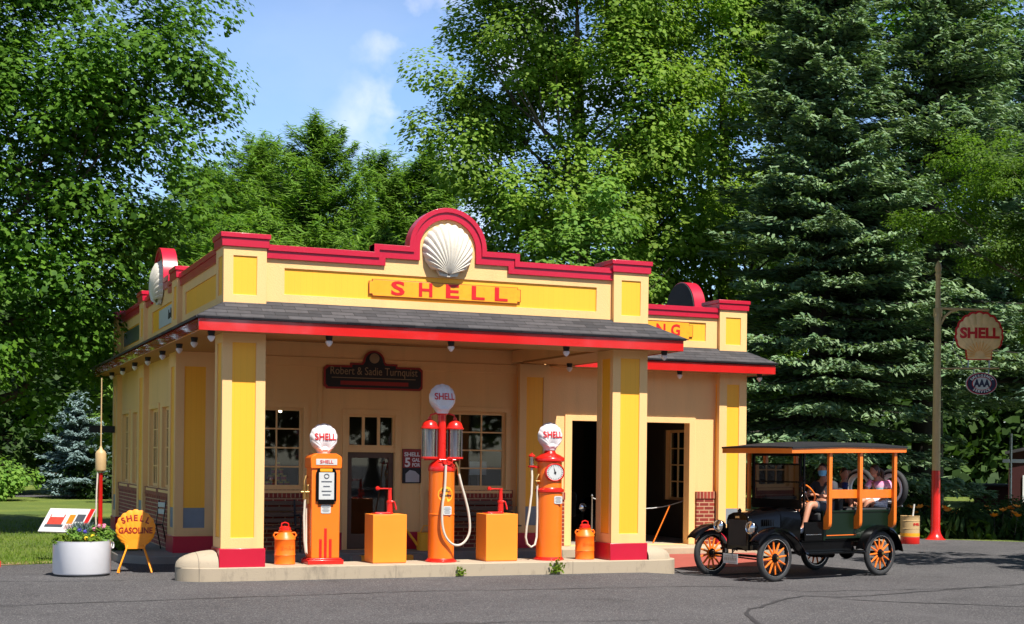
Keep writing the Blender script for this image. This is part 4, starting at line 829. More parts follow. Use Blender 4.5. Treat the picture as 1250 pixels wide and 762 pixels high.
MB().lathe([(.05, 1.50), (.085, 1.52), (.09, 1.54), (.09, 1.80), (.075, 1.84), (.03, 1.88), (.015, 1.93)], 24).build('canister', 'tan', t)
MB().bar((0, 0, 1.9), (0, 0, 3.08), .013, .009).build('rod', 'tan', t)
MB().tube([(-.05, -.03, 1.49), (-.065, -.04, 1.2), (-.075, -.04, .7), (-.06, -.05, .3), (-.03, -.06, .2)], .014).build('hose', 'hose', t)
t = thing('red_stand', 'red metal stand partly cut off at the edge of the lawn', 'stand', (-2.88, 3.55, 0))
MB().tube([(-.06, 0, 1.0), (0, 0, .25), (.05, 0, .03)], .022).tube([(-.06, .05, 1.0), (-.25, .1, .03)], .022).box(-.35, .10, -.12, .12, 0, .10).build('frame', 'fascia', t)

# ------------------------------------------------------------------ right group: sign pole, drum
SP = spot(10.66, 35.6, -.11)
t = thing('sign_pole', 'tall tan pole with red foot, finial and two side brackets carrying signs', 'pole', SP)
ang_ = -YAW+R(2); t.rotation_euler = (0, 0, ang_); t.scale = (1.33, 1.33, 1.31)
MB().lathe([(.20, 0), (.15, .03), (.10, .12), (.088, .2), (.078, 1.32)], 24).build('foot', 'pump_red', t)
MB().lathe([(.077, 1.32), (.070, 3.0), (.062, 4.05), (.065, 4.06), (.065, 4.30), (.052, 4.32), (.045, 5.02), (.06, 5.05), (.06, 5.08), (.045, 5.1), (.065, 5.18), (.045, 5.27), (.0001, 5.34)], 24).build('shaft', 'tan', t)
MB().box(-.07, .07, -.05, .05, 4.25, 4.42).bar((.05, 0, 4.42), (.97, 0, 4.40), .026).tube([(.06, 0, 4.12), (.13, 0, 4.26), (.25, 0, 4.36), (.38, 0, 4.40)], .024).build('top_bracket', 'tan', t)
MB().bar((.04, 0, 3.27), (1.18, 0, 3.29), .017).build('lower_bar', 'tan', t)
s = thing('hanging_sign', 'large cream scallop sign with red rim and lettering hung from the pole', 'sign', SP+Vector((0, 0, 0))); s.rotation_euler = (0, 0, ang_); s.scale = (1.33, 1.33, 1.31)
M['sign_cream'] = paint('aged_cream_enamel', (.88, .56, .25), .4, .18, 5, dirt=.25, dirtcol=(.30, .12, .03, 1))
cx = .79
def fan(r, c, y0, y1, name, mat, parent, am=R(108), base=3.50, sc_=.04):
    ol = [(cx+rad*math.sin(a), base+rad*math.cos(a)) for a, rad in shell_outline(r, c, 96, 13, am, sc_)]
    return MB().slab(ol+[(cx-.24*r/.45, base-.0), (cx, base-.12+.12), (cx+.24*r/.45, base)] if False else ol, [], 'F', y0, y1).build(name, mat, parent)
rim = fan(.462, .415, -.010, .010, 'rim', 'letter_red', s, am=R(66), sc_=.03)
MB().slab([(cx-.24, 3.44), (cx+.24, 3.44), (cx+.26, 3.66), (cx-.26, 3.66)], [], 'F', -.018, .018).build('rim', 'letter_red', s)
MB().slab([(cx-.22, 3.46), (cx+.22, 3.46), (cx+.24, 3.64), (cx-.24, 3.64)], [], 'F', -.026, .026).build('base_panel', 'sign_cream', s)
mb = MB(); shell_relief(mb, .445, .405, .045, 13, both=True, mat=frame_mat('F', (cx, 0, 3.515)), amax=R(65), ear=False, flat=.2, scal=.03); fo = mb.build('scallop', 'sign_cream', s, ang=25)
mb = MB()
for i in range(-6, 7): a = R(i*15.5); mb.bar((cx+.10*math.sin(a), -.052, 3.52+.10*math.cos(a)), (cx+.27*math.sin(a), -.056, 3.52+.27*math.cos(a)), .005, n=5)
mb.build('ray_lines', 'enamel_yellow', fo)
drape(text('lettering', 'SHELL', 'letter_red', frame_mat('F', (cx, -.082, 3.945)), .27, fo, bold=.045, fit=.76, depth=.006), cx, 3.515, 0, .445, .405, .045, R(65), .008)
MB().bar((cx-.20, 0, 3.28), (cx-.20, 0, 3.45), .014).bar((cx+.20, 0, 3.28), (cx+.20, 0, 3.45), .014).tube([(cx-.46, .03, 3.85), (cx-.50, .05, 3.66), (cx-.36, .05, 3.5), (cx-.28, .03, 3.30), (cx-.2, 0, 3.32)], .008).build('mount', 'steel', s)
s = thing('oval_sign', 'small dark blue oval emergency service sign below the cream scallop sign', 'sign', SP); s.rotation_euler = (0, 0, ang_); s.scale = (1.33, 1.33, 1.31)
M['navy'] = paint('navy_enamel', (.012, .012, .05), .3, .1, 6)
def ell(a, b_, y0, y1, nm, mt, par, c=(.84, 2.99)): return MB().slab([(c[0]+a*math.cos(R(q)), c[1]+b_*math.sin(R(q))) for q in range(0, 360, 6)], [], 'F', y0, y1).build(nm, mt, par)
e0 = ell(.295, .215, -.02, .02, 'rim', 'plate_white', s); ell(.285, .205, -.024, .024, 'rim_line', 'letter_red', s); ell(.272, .192, -.028, .028, 'field', 'navy', s); ell(.185, .128, -.032, .032, 'inner_rim', 'letter_red', s); ip = ell(.172, .118, -.036, .036, 'inner_field', 'plate_white', s)
text('lettering', 'AAA', 'navy', frame_mat('F', (.84, -.038, 2.99)), .19, ip, bold=.05, fit=.31, depth=.006)
o = text('lettering', 'EMERGENCY', 'letter_white', frame_mat('F', (.84, -.032, 2.985)), .068, s, bold=.02, arc=(.226, R(-58), R(14.5), True, .70), depth=.008)
o = text('lettering', 'SERVICE', 'letter_white', frame_mat('F', (.84, -.032, 2.995)), .068, s, bold=.02, arc=(.226, R(180+40), R(-13.3), False, .70), depth=.008)
MB().bar((.70, 0, 3.18), (.70, 0, 3.28), .010).bar((.98, 0, 3.18), (.98, 0, 3.28), .010).build('hanger', 'steel', s)
p = spot(9.46, 33.6, -.11)
t = thing('oil_drum', 'small cream drum with red bottom band and a white stick beside the flower bed', 'drum', p); t.scale = (1.30,)*3
MB().lathe([(.17, .13), (.17, .28), (.176, .285), (.17, .29), (.17, .42), (.176, .425), (.17, .43), (.17, .50), (.175, .51), (.16, .51), (.16, .50), (.0001, .50)], 28).build('drum', 'tan', t)
MB().lathe([(.168, 0), (.174, .01), (.171, .128)], 28).build('red_band', 'pump_red', t); MB().lathe([(.1715, .14), (.1715, .20)], 28, caps=False).build('yellow_band', 'enamel_yellow', t)
MB().bar((.06, 0, .5), (.09, 0, .72), .016).build('stick', 'plate_white', t)
o = text('lettering', 'SHELL', 'letter_red', Matrix.Identity(4), .06, t, bold=.03, fit=.15, depth=.004)
for v in o.data.vertices: a = (v.co.x+.02)/.171; v.co = Vector(((.1735+v.co.z)*math.sin(a-YAW*0), -(.1735+v.co.z)*math.cos(a), .36+v.co.y))

# ------------------------------------------------------------------ foliage
def leaf_mesh(name, cen, size, nrm, tan, tpl, mat, parent=None):
    """one mesh of many leaves: template points (u, v, w) placed on a frame (side, tangent, normal)"""
    n = len(cen); k = len(tpl); tpl = np.array(tpl, float)
    nrm = nrm/(np.linalg.norm(nrm, axis=1, keepdims=True)+1e-9)
    tan = tan-nrm*(tan*nrm).sum(1, keepdims=True); tan /= (np.linalg.norm(tan, axis=1, keepdims=True)+1e-9); sid = np.cross(tan, nrm)
    P_ = cen[:, None, :] + size[:, None, None]*(tpl[None, :, 0:1]*sid[:, None, :]+tpl[None, :, 1:2]*tan[:, None, :]+tpl[None, :, 2:3]*nrm[:, None, :])
    me = bpy.data.meshes.new(name); me.vertices.add(n*k); me.vertices.foreach_set('co', P_.astype(np.float32).ravel())
    me.loops.add(n*k); me.loops.foreach_set('vertex_index', np.arange(n*k, dtype=np.int32)); me.polygons.add(n)
    me.polygons.foreach_set('loop_start', np.arange(0, n*k, k, dtype=np.int32)); me.polygons.foreach_set('loop_total', np.full(n, k, dtype=np.int32)); me.update(calc_edges=True)
    me.materials.append(mat); o = bpy.data.objects.new(name, me); COL.objects.link(o)
    if parent: o.parent = parent
    return o
SUNV = np.array(sd)
def rdir(n): v = rng.normal(size=(n, 3)); return v/np.linalg.norm(v, axis=1, keepdims=True)
LEAF5 = [(0, -.5, 0), (.42, -.12, .06), (.26, .38, .02), (0, .55, -.04), (-.26, .38, .02), (-.42, -.12, .06)]
LEAF4 = [(0, -.5, 0), (.38, .02, .05), (0, .5, 0), (-.38, .02, .05)]
MAPLE = [(0, -.5, 0), (.30, -.30, .03), (.52, .05, .05), (.22, .12, 0), (0, .58, -.04), (-.22, .12, 0), (-.52, .05, .05), (-.30, -.30, .03)]
NEEDLE = [(-.10, -.5, 0), (.10, -.5, 0), (.16, .1, .02), (0, .55, -.03), (-.16, .1, .02)]
def crown(lobes, clumps, per, lsize, rc, tpl, mat, parent, name='crown', up=.45, hollow=.35, flat=.7):
    """leaf clumps spread in and over a set of ellipsoid lobes (centre, radii)"""
    vol = np.array([l_[1][0]*l_[1][1]*l_[1][2] for l_ in lobes])**.67; vol /= vol.sum(); cs = []; dr = []
    for (c, r_), v in zip(lobes, vol):
        m_ = max(3, int(clumps*v)); d = rdir(m_); rad = hollow+(1-hollow)*rng.random(m_)**.45
        wob = 1+.16*np.sin(d[:, 0]*5+c[0])*np.cos(d[:, 1]*4+c[1])+.10*np.sin(d[:, 2]*9+c[2])
        cs.append(np.array(c)+d*np.array(r_)*(rad*wob)[:, None]); dr.append(d)
    cs = np.vstack(cs); dr = np.vstack(dr); n = len(cs)
    rcs = rc*(.55+.9*rng.random(n)); cnt = np.maximum(4, (per*(rcs/rc)**2).astype(int)); idx = np.repeat(np.arange(n), cnt); N_ = len(idx)
    d = rdir(N_); rr = (.35+.65*rng.random(N_)**.5)*rcs[idx]
    pos = cs[idx]+d*rr[:, None]*np.array([1, 1, flat]); sz = lsize*(.5+.95*rng.random(N_)**1.3)
    nr = d*.5+dr[idx]*.3+np.array([0, 0, up])+SUNV*.55+rdir(N_)*.5; tn = rdir(N_)+np.array([0, 0, -.7])
    return leaf_mesh(name, pos, sz, nr, tn, tpl, mat, parent), cs
def limbs(parent, base, top, r0, targets, bark='bark', lean=None, r1=None, name='trunk', sub=2):
    """tapered trunk with a limb to each target"""
    base = Vector(base); top = Vector(top); mb = MB(); K = 9; pts = []; rs = []
    for i in range(K+1):
        t_ = i/K; p = base.lerp(top, t_)+Vector((math.sin(t_*5+base.x)*.12*t_, math.cos(t_*4+base.y)*.12*t_, 0))*min(4, r0*6)
        pts.append(p); rs.append(r0*(1.45-.9*min(1, t_*8) if t_ < .12 else 1)*(1-t_)**.7+(r1 or .03))
    rs[0] = r0*1.5; mb.tube(pts, rs, 12)
    for tg in targets:
        tg = Vector(tg); t_ = max(.15, min(.92, (tg.z-base.z)/(top.z-base.z)*.72)); p = base.lerp(top, t_); m_ = p.lerp(tg, .5)+Vector((0, 0, -.08*(tg-p).length))
        m_ += Vector((random.uniform(-.1, .1), random.uniform(-.1, .1), 0))*(tg-p).length; rr = max(.025, r0*(1-t_)*.55)
        ps = [p, p.lerp(m_, .5), m_, m_.lerp(tg, .5), tg]; mb.tube(ps, [rr, rr*.8, rr*.55, rr*.35, rr*.12], 7)
        for _ in range(sub):
            e_ = tg+Vector((random.uniform(-1, 1), random.uniform(-1, 1), random.uniform(-.4, .9)))*(tg-p).length*.35; mb.tube([m_, m_.lerp(e_, .5)+Vector((0, 0, .1)), e_], [rr*.4, rr*.25, rr*.06], 5)
    return mb.build(name, bark, parent, recalc=False, ang=60)
def broadleaf(name, label, cat, loc, lobes, clumps, per, ls, rc, tpl, mat, r0, h, group=None, bark='bark', **kw):
    t = thing(name, label, cat, loc, 0, group)
    _, cs = crown(lobes, clumps, per, ls, rc, tpl, mat, t, **kw)
    tg = [l_[0] for l_ in lobes]+[tuple(cs[i]) for i in rng.integers(0, len(cs), 10)]
    limbs(t, (0, 0, -.2), (lobes[0][0][0]*.3, lobes[0][0][1]*.3, h), r0, tg, bark); return t
def conifer(name, label, cat, loc, h, rad, whorls, per, sprig, mat, parent=None, droop=.25, low=1.0, twig=.32, layer=.18, r0=.3, group=None, shape=1.0, upturn=.0, dens=1.0, bark='darkbark', gap=.12, fan_=.55, tpl=NEEDLE, jit=.2, rnd=.45, tup=0):
    """whorled conifer: boughs with side twigs carrying needle sprays"""
    t = thing(name, label, cat, loc, 0, group); C_, S_, N_, T_ = [], [], [], []; mb = MB(); mb.tube([(0, 0, -.2), (0, 0, h*.3), (.05, 0, h*.65), (0, 0, h*.97)], [r0*1.2, r0*.9, r0*.5, .03], 10)
    for i in range(whorls):
        f = i/(whorls-1); z = low+(h-low)*(f**.92); L_ = rad*((1-f)**(.80 if shape <= 1 else .62))*shape+rad*.035
        for k in range(per):
            if rng.random() < gap: continue
            a = rng.random()*2*PI; zz = z+rng.normal()*h/whorls*jit; l_ = L_*(.68+.42*rng.random()); dd = np.array([math.cos(a), math.sin(a), 0])
            sdv = np.array([-math.sin(a), math.cos(a), 0]); el = droop*(1.15-f)-.35*f
            m_ = max(8, int(l_*46*dens)); s_ = rng.random(m_)**.75
            wd = twig*l_*.62*np.sin(np.clip(s_*1.08, 0, 1)*PI)**.7+.10; lt = (rng.random(m_)*2-1)*wd
            zc = zz - el*l_*s_ + upturn*l_*s_**2.5 - np.abs(lt)*.16
            p = dd*(l_*s_)[:, None]+sdv*lt[:, None]; p[:, 2] = zc+rng.normal(size=m_)*layer*.38-rng.random(m_)*layer*.6
            C_.append(p); S_.append(sprig*(.6+.7*rng.random(m_)))
            N_.append(rdir(m_)*.5+np.array([0, 0, .6])+SUNV*.5); T_.append(dd*.8+sdv*np.sign(lt)[:, None]*fan_+rdir(m_)*rnd+np.array([0, 0, .10+tup]))
            if l_ > 1.0: mb.tube([(0, 0, zz), tuple(dd*l_*.5+np.array([0, 0, zz-el*l_*.5+upturn*l_*.17])), tuple(dd*l_*.93+np.array([0, 0, zz-el*l_*.93+upturn*l_*.8]))], [.045*l_/3+.01, .025, .008], 5)
    m_ = 40; p = rng.normal(size=(m_, 3))*.12*rad/3; p[:, 2] = h-rng.random(m_)*h*.06; C_.append(p); S_.append(np.full(m_, sprig*.8)); N_.append(rdir(m_)); T_.append(rdir(m_)*.5+np.array([0, 0, 1.]))
    leaf_mesh('crown', np.vstack(C_), np.concatenate(S_), np.vstack(N_), np.vstack(T_), tpl, mat, t)
    mb.build('trunk', bark, t, recalc=False, ang=60); return t
ML = leafmat('maple_leaves', (.042, .118, .009), (.125, .250, .018), .46)
TL = leafmat('poplar_leaves', (.105, .210, .020), (.235, .345, .042), .46)
LL = leafmat('lime_leaves', (.11, .20, .02), (.20, .27, .03), .5)
PN = leafmat('pine_needles', (.085, .190, .024), (.180, .300, .045), .38)
SN = leafmat('spruce_needles', (.085, .165, .075), (.235, .320, .170), .2)
BN = leafmat('blue_spruce_needles', (.125, .20, .195), (.25, .345, .345), .15)
FN = leafmat('fine_leaves', (.060, .135, .010), (.130, .220, .018), .5)
PINE = [(-.05, -.5, 0), (.05, -.5, 0), (.065, .1, .02), (0, .6, -.02), (-.065, .1, .02)]
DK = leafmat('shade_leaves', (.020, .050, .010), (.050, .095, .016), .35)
def lobes_(px_pts, dist, off=(0, 0)):
    """lobes given as (lateral, height, depth offset, rx, rz) in metres about the trunk"""
    out = []
    for lat, z, dp, rx, rz in px_pts:
        v = RT*lat+FW*dp; out.append(((v.x, v.y, z), (rx, rx, rz)))
    return out
# big maple on the left (crown overhangs the frame)
broadleaf('maple_tree', 'large dark green maple filling the left edge of the view', 'tree', spot(-11.6, 31, 0),
    lobes_([(-.5, 9.0, 0, 4.2, 3.2), (1.2, 11.5, .5, 3.9, 3.2), (3.0, 8.6, -.5, 2.4, 2.3), (3.3, 10.4, 0, 1.6, 1.6), (-3, 7, -.5, 3.5, 2.6), (.2, 5.4, .3, 3.4, 2.0), (2.4, 6.0, .6, 2.1, 1.8), (-1.5, 3.9, -.8, 2.6, 1.3), (-3, 12, 0, 4, 3.5), (1.4, 14, 0, 2.8, 2.0), (.9, 3.9, 1.5, 1.5, 1.2)], 31), 740, 190, .125, .72, MAPLE, ML, .36, 11, flat=.75)
# two tall poplars behind the station
broadleaf('poplar_tree', 'tall bright green broadleaf tree rising behind the station gable', 'tree', spot(2.2, 47, 0),
    lobes_([(0, 17, 0, 3.6, 4.0), (-2.6, 14.6, 0, 2.4, 2.6), (-3.2, 12.2, .4, 1.9, 1.6), (1.8, 13, -1, 2.8, 2.8), (-1.2, 10.2, 0, 2.8, 2.2), (1.3, 9, -1.5, 2.7, 2.4), (-2.3, 8.3, .8, 2.0, 1.7), (3.0, 17, .6, 2.5, 3), (-1.4, 18.3, 0, 2.6, 2.4), (3.2, 9.4, 1, 2.0, 2.4), (0, 6.2, .5, 3.4, 1.7)], 47), 500, 260, .135, .84, LEAF5, TL, .40, 17)
broadleaf('poplar_tree', 'second tall bright green tree standing between the gable tree and the dark spruce', 'tree', spot(7.4, 50, 0),
    lobes_([(0, 17, 0, 3.2, 4.5), (-1.8, 13, .5, 2.0, 3), (1.6, 12, 0, 2.6, 3.4), (-.6, 8.6, 0, 2.8, 2.6), (2.2, 18, 0, 2.4, 3.2), (.2, 5, 0, 3, 2)], 50), 390, 230, .14, .82, LEAF5, TL, .38, 17)
broadleaf('broadleaf_tree', 'dark green tree beyond the poplars at the top right', 'tree', spot(23.5, 60, 0), lobes_([(-2.5, 20, 0, 5, 4), (-6, 18, 0, 4, 5), (2, 17, 0, 5, 5), (-2.5, 12, 0, 6, 5)], 60), 480, 110, .24, 1.1, LEAF4, ML, .45, 20)
broadleaf('young_tree', 'small leafy tree showing over the roof in front of the gable tree', 'tree', spot(1.9, 40, 0), lobes_([(0, 6.4, 0, 1.9, 1.9), (.3, 8.3, 0, 1.1, 1.2), (-1, 5, 0, 1.8, 1.5), (1.3, 5.4, 0, 1.6, 1.5)], 40), 150, 120, .13, .5, LEAF5, PN, .12, 8)
# white pines behind the roof on the left of the sky gap
PT = [(-13.4, 62, 14.2, 5.2, 'leftmost green pine in the row behind the roof, half behind the maple'), (-10.6, 60, 15.0, 5.0, 'second green pine from the left in the row behind the roof'), (-8.0, 57, 15.0, 4.8, 'tallest green pine in the row behind the roof'),
    (-5.6, 62, 14.9, 4.8, 'green pine right of the tallest one in the row'), (-3.5, 60, 14.9, 3.3, 'green pine next to the sky gap beside the gable'), (-9.4, 51, 10.2, 4.0, 'shorter green pine in front of the row, above the left pier'), (-5.2, 52, 9.8, 4.0, 'shorter green pine in front of the row, above the parapet'), (-1.6, 54, 10.0, 3.6, 'shorter green pine in front of the row, beside the gable')]
for lat, dist, h, rad, lb in PT:
    conifer('pine_tree', lb, 'tree', spot(lat, dist, 0), h, rad, 26, 12, .40, PN, droop=-.06, low=2.0, upturn=.26, layer=.34, tpl=PINE, rnd=.8, jit=.4, tup=.75, r0=.25, group='pines behind the roof', shape=1.12, dens=1.9, gap=.06, twig=.6, fan_=.9)
broadleaf('lime_tree', 'yellow green sapling just left of the corner pier', 'tree', spot(-7.1, 36, 0), lobes_([(0, 5.6, 0, 1.2, 1.3), (-1.1, 5.2, 0, 1.1, 1.2), (-2.1, 4.0, .4, 1.1, 1.2), (-1.0, 3.2, 0, 1.4, 1.3), (-2.6, 2.6, .2, 1.0, .9)], 36), 110, 70, .15, .45, LEAF5, LL, .09, 5.5)
# spruces on the right
conifer('spruce_tree', 'huge dark green spruce filling the right half behind the old car', 'tree', spot(9.0, 41.5, 0), 20, 4.7, 37, 17, .24, SN, droop=.20, low=1.2, layer=.13, r0=.34, gap=.10, dens=2.2, upturn=.05, jit=.16, twig=.42)
conifer('spruce_tree', 'dark spruce right of the huge one with thick grey trunk near the sign pole', 'tree', spot(12.6, 43, 0), 19.5, 4.6, 29, 14, .25, SN, droop=.16, low=5.4, layer=.14, r0=.44, gap=.22, dens=1.6, upturn=.04, jit=.2, twig=.42)
conifer('spruce_tree', 'bluish spruce with pale tips at the upper right', 'tree', spot(18.3, 48, 0), 17.6, 6.6, 31, 14, .27, leafmat('pale_spruce_needles', (.10, .19, .13), (.23, .33, .24), .2), droop=.06, low=4.2, layer=.16, r0=.3, gap=.18, dens=1.6, upturn=.12, jit=.2, twig=.42)
conifer('blue_spruce', 'small blue spruce on the lawn left of the station', 'tree', spot(-17.3, 57, 0), 4.25, 1.62, 22, 11, .16, BN, droop=.05, low=.28, layer=.09, r0=.06, gap=.02, dens=2.2, upturn=.05, shape=1.1)
# feathery tree at the right edge whose boughs hang in front of the spruces
broadleaf('locust_tree', 'feathery light green tree hanging in from the right edge above the pole', 'tree', spot(15.4, 33.4, -.1),
    lobes_([(-4.9, 7.9, .8, 1.2, .9), (-3.9, 9.0, 0, 1.5, .8), (-2.8, 8.3, .4, 1.5, 1.0), (-3.6, 7.2, .9, 1.3, .8), (-2.2, 6.9, .6, 1.5, 1.0), (-1.4, 9.2, .8, 2.0, 1.2), (-1.9, 5.7, 1.5, 1.4, .9), (-.4, 6.9, .9, 2.0, 1.4), (.8, 8.8, 0, 2.3, 1.8), (.9, 5.6, 0, 2.0, 1.4)], 27), 520, 200, .075, .42, LEAF4, FN, .2, 8.0, flat=.5)
# background wood: trees one can tell apart at the lawn's far edge, and one mass behind
for i, (lat, dist, r_, h, mt) in enumerate(((-22, 62, 5, 9, DK), (-17.5, 66, 4.5, 8.5, ML), (-13.0, 70, 5, 9, DK))):
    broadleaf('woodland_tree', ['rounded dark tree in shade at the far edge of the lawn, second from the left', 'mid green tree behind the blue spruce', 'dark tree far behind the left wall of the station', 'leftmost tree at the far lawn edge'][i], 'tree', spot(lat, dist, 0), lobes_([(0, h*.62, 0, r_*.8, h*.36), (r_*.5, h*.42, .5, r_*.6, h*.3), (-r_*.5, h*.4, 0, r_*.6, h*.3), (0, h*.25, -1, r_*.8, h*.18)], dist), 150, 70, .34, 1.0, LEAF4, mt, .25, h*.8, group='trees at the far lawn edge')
C_ = []; 
for i in range(4300):
    lat = rng.uniform(-115, 95); dist = rng.uniform(82, 104); z = rng.random()**.8*(9+3*math.sin(lat*.35)+2*math.sin(lat*.9)+(6 if lat > 10 else 0)); p = spot(lat, dist, z); C_.append((p.x, p.y, p.z))
for i in range(2000):
    lat = rng.uniform(-110, 90); dist = rng.uniform(80, 92); p = spot(lat, dist, rng.random()*4.5); C_.append((p.x, p.y, p.z))
C_ = [c for c in C_ if not (-64 < (Vector(c)-CAM).dot(RT) < -40 and c[2] > 2.5)]  # gap opened in the out-of-view treeline so the left eave reflects sky
C_ = np.array(C_); idx = np.repeat(np.arange(len(C_)), 34); d = rdir(len(idx)); pos = C_[idx]+d*1.9
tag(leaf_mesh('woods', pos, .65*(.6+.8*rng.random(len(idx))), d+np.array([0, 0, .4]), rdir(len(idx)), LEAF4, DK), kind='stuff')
# shrubs
def bush(name, lb, cat, p, rx, rz, mat, n=40, ls=.10, per=60, group=None, rc=.3):
    t = thing(name, lb, cat, p, 0, group); crown([((0, 0, rz*.55), (rx, rx*.8, rz*.55))], n, per, ls, rc, LEAF4, mat, t, name='foliage', hollow=.2)
    mb = MB()
    for k in range(7): a = k*.9; mb.tube([(0, 0, -.05), (rx*.3*math.cos(a), rx*.3*math.sin(a), rz*.4), (rx*.6*math.cos(a), rx*.6*math.sin(a), rz*.8)], [.03, .02, .008], 5)
    mb.build('stems', 'darkbark', t, recalc=False); return t
bush('shrub', 'wide dark green shrub at the left edge beyond the lawn', 'shrub', spot(-20.0, 53, 0), 1.9, 1.3, PN, 130, .16, 80, rc=.5)
bush('shrub', 'round shaded shrub beyond the lawn behind the blue spruce', 'shrub', spot(-16.0, 58, 0), 2.2, 1.6, DK, 90, .18, 80, rc=.5)
bush('shrub', 'low grassy green tuft between lawn and white tub', 'shrub', spot(-6.72, 24.6, 0), .34, .42, PN, 26, .06, 60, rc=.14)
for i, (lat, dist, r_, h) in enumerate(((9.6, 37.6, 1.0, .8), (10.9, 38.4, 1.2, .9), (12.6, 37.2, 1.1, .8), (11.2, 42, 1.7, 1.4), (14.6, 38.6, 1.5, .9))):
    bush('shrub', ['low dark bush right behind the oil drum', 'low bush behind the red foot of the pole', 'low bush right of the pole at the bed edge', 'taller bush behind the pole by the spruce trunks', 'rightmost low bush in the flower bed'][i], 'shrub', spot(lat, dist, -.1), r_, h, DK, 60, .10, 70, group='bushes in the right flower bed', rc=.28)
# orange day lilies in the bed: many small blooms on green blades
C_ = []; S_ = []
for i in range(5200):
    lat = rng.uniform(9.0, 19); dist = rng.uniform(36.2, 39.5)-.12*(lat-9); p = spot(lat, dist, -.1); C_.append((p.x, p.y, p.z+rng.random()*.45))
C_ = np.array(C_); tag(leaf_mesh('bed_foliage', C_, .34*(.6+.7*rng.random(len(C_))), rdir(len(C_))+np.array([0, 0, .1]), rdir(len(C_))*.35+np.array([0, 0, 1.]), NEEDLE, DK), kind='stuff')
M['bloom_orange'] = paint('orange_petals', (.85, .26, .01), .6); M['bloom_pink'] = paint('pink_petals', (.80, .25, .38), .6); M['bloom_yellow'] = paint('yellow_petals', (.90, .62, .02), .6); M['bloom_violet'] = paint('violet_petals', (.10, .08, .45), .6)
fp = None
for i in range(34):
    lat = rng.uniform(9.3, 14.6); dist = rng.uniform(36.2, 38.6)-.12*(lat-9); z = rng.uniform(.55, .78)
    if fp is None:
        t = thing('day_lily', 'orange day lily blooming in the flower bed on the right', 'flower', group='orange day lilies in the right flower bed'); a = np.arange(6)*PI/3
        tn = np.stack([np.cos(a), np.sin(a), np.full(6, .5)], 1); leaf_mesh('petals', tn*.05, np.full(6, .15), np.stack([-np.cos(a)*.5, -np.sin(a)*.5, np.full(6, 1.)], 1), tn, LEAF4, M['bloom_orange'], t); MB().bar((0, 0, -.5), (0, 0, 0), .005, n=5).build('stem', 'darkbark', t); fp = t
    else: t = copy_tree(fp)
    t.location = spot(lat, dist, z-.1); t.rotation_euler = (rng.uniform(-.5, .5), rng.uniform(-.5, .5), rng.uniform(0, 6))
# flowers in the white tub
def potplant(lb, x, y, z, r_, nf, mat, leaves=LL):
    t = thing('flowering_plant', lb, 'plant', (T0[0]+x, T0[1]+y, .47))
    crown([((0, 0, z*.5), (r_, r_, z*.5))], 14, 40, .05, .08, LEAF4, leaves, t, name='foliage', hollow=.1)
    C_ = []; Nn = []
    for i in range(nf):
        c = np.array([rng.uniform(-r_, r_), rng.uniform(-r_, r_*.6), z*(.75+.4*rng.random())]); k = 26; d = rdir(k); C_.append(c+d*.026); Nn.append(d)
    if nf: leaf_mesh('blooms', np.vstack(C_), np.full(len(C_)*26, .030), np.vstack(Nn), rdir(len(C_)*26), LEAF4, M[mat], t)
potplant('pink geranium at the right side of the white tub', .26, -.08, .24, .14, 9, 'bloom_pink', PN)
potplant('yellow blooms at the front of the white tub', .09, -.26, .12, .09, 5, 'bloom_yellow'); potplant('leafy green plant with violet blooms at the left of the white tub', -.08, .05, .20, .14, 4, 'bloom_violet', PN); potplant('low bright green plant spilling over the left rim of the tub', -.28, -.10, .12, .10, 0, 'bloom_pink')
t = thing('ornamental_grass', 'tall fine grey green grass at the back of the white tub', 'grass plant', (T0[0]+.02, T0[1]+.2, .46)); k = 260; c = rng.normal(size=(k, 3))*.07; c[:, 2] = .16; leaf_mesh('blades', c, np.full(k, .36), rdir(k), rdir(k)*.45+np.array([0, 0, 1.]), [(-.012, -.5, 0), (.012, -.5, 0), (.010, .2, .02), (0, .5, .08), (-.010, .2, .02)], BN, t)
# weeds at the foot of the island kerb
for i, (x, lb) in enumerate(((3.60, 'small weed growing at the kerb in front of the tall pump'), (5.20, 'larger weed growing at the kerb in front of the dial pump'))):
    t = thing('weed', lb, 'weed', (x, -.09, .01)); k = 60+60*i; c = rng.normal(size=(k, 3))*(.035+.02*i); c[:, 1] = -np.abs(c[:, 1]); c[:, 2] = np.abs(c[:, 2])*1.6+.02; leaf_mesh('leaves', c, np.full(k, .05), rdir(k), rdir(k)+np.array([0, 0, .7]), LEAF4, LL, t)
# lawn tufts near the camera edge of the lawn
k = 26000; xs = rng.uniform(-9, -1.0, k); ys = 3.9+rng.random(k)**1.6*16; C_ = np.stack([xs, ys, np.full(k, .02)], 1); ok = ~((xs > -1.15) & (ys < 14)); C_ = C_[ok]; k = len(C_)
tag(leaf_mesh('grass', C_, .09*(.5+.8*rng.random(k)), rdir(k), rdir(k)*.5+np.array([0, 0, 1.]), [(-.09, -.5, 0), (.09, -.5, 0), (0, .6, .1)], leafmat('grass_blades', (.08, .16, .015), (.20, .27, .035), .4)), kind='stuff')

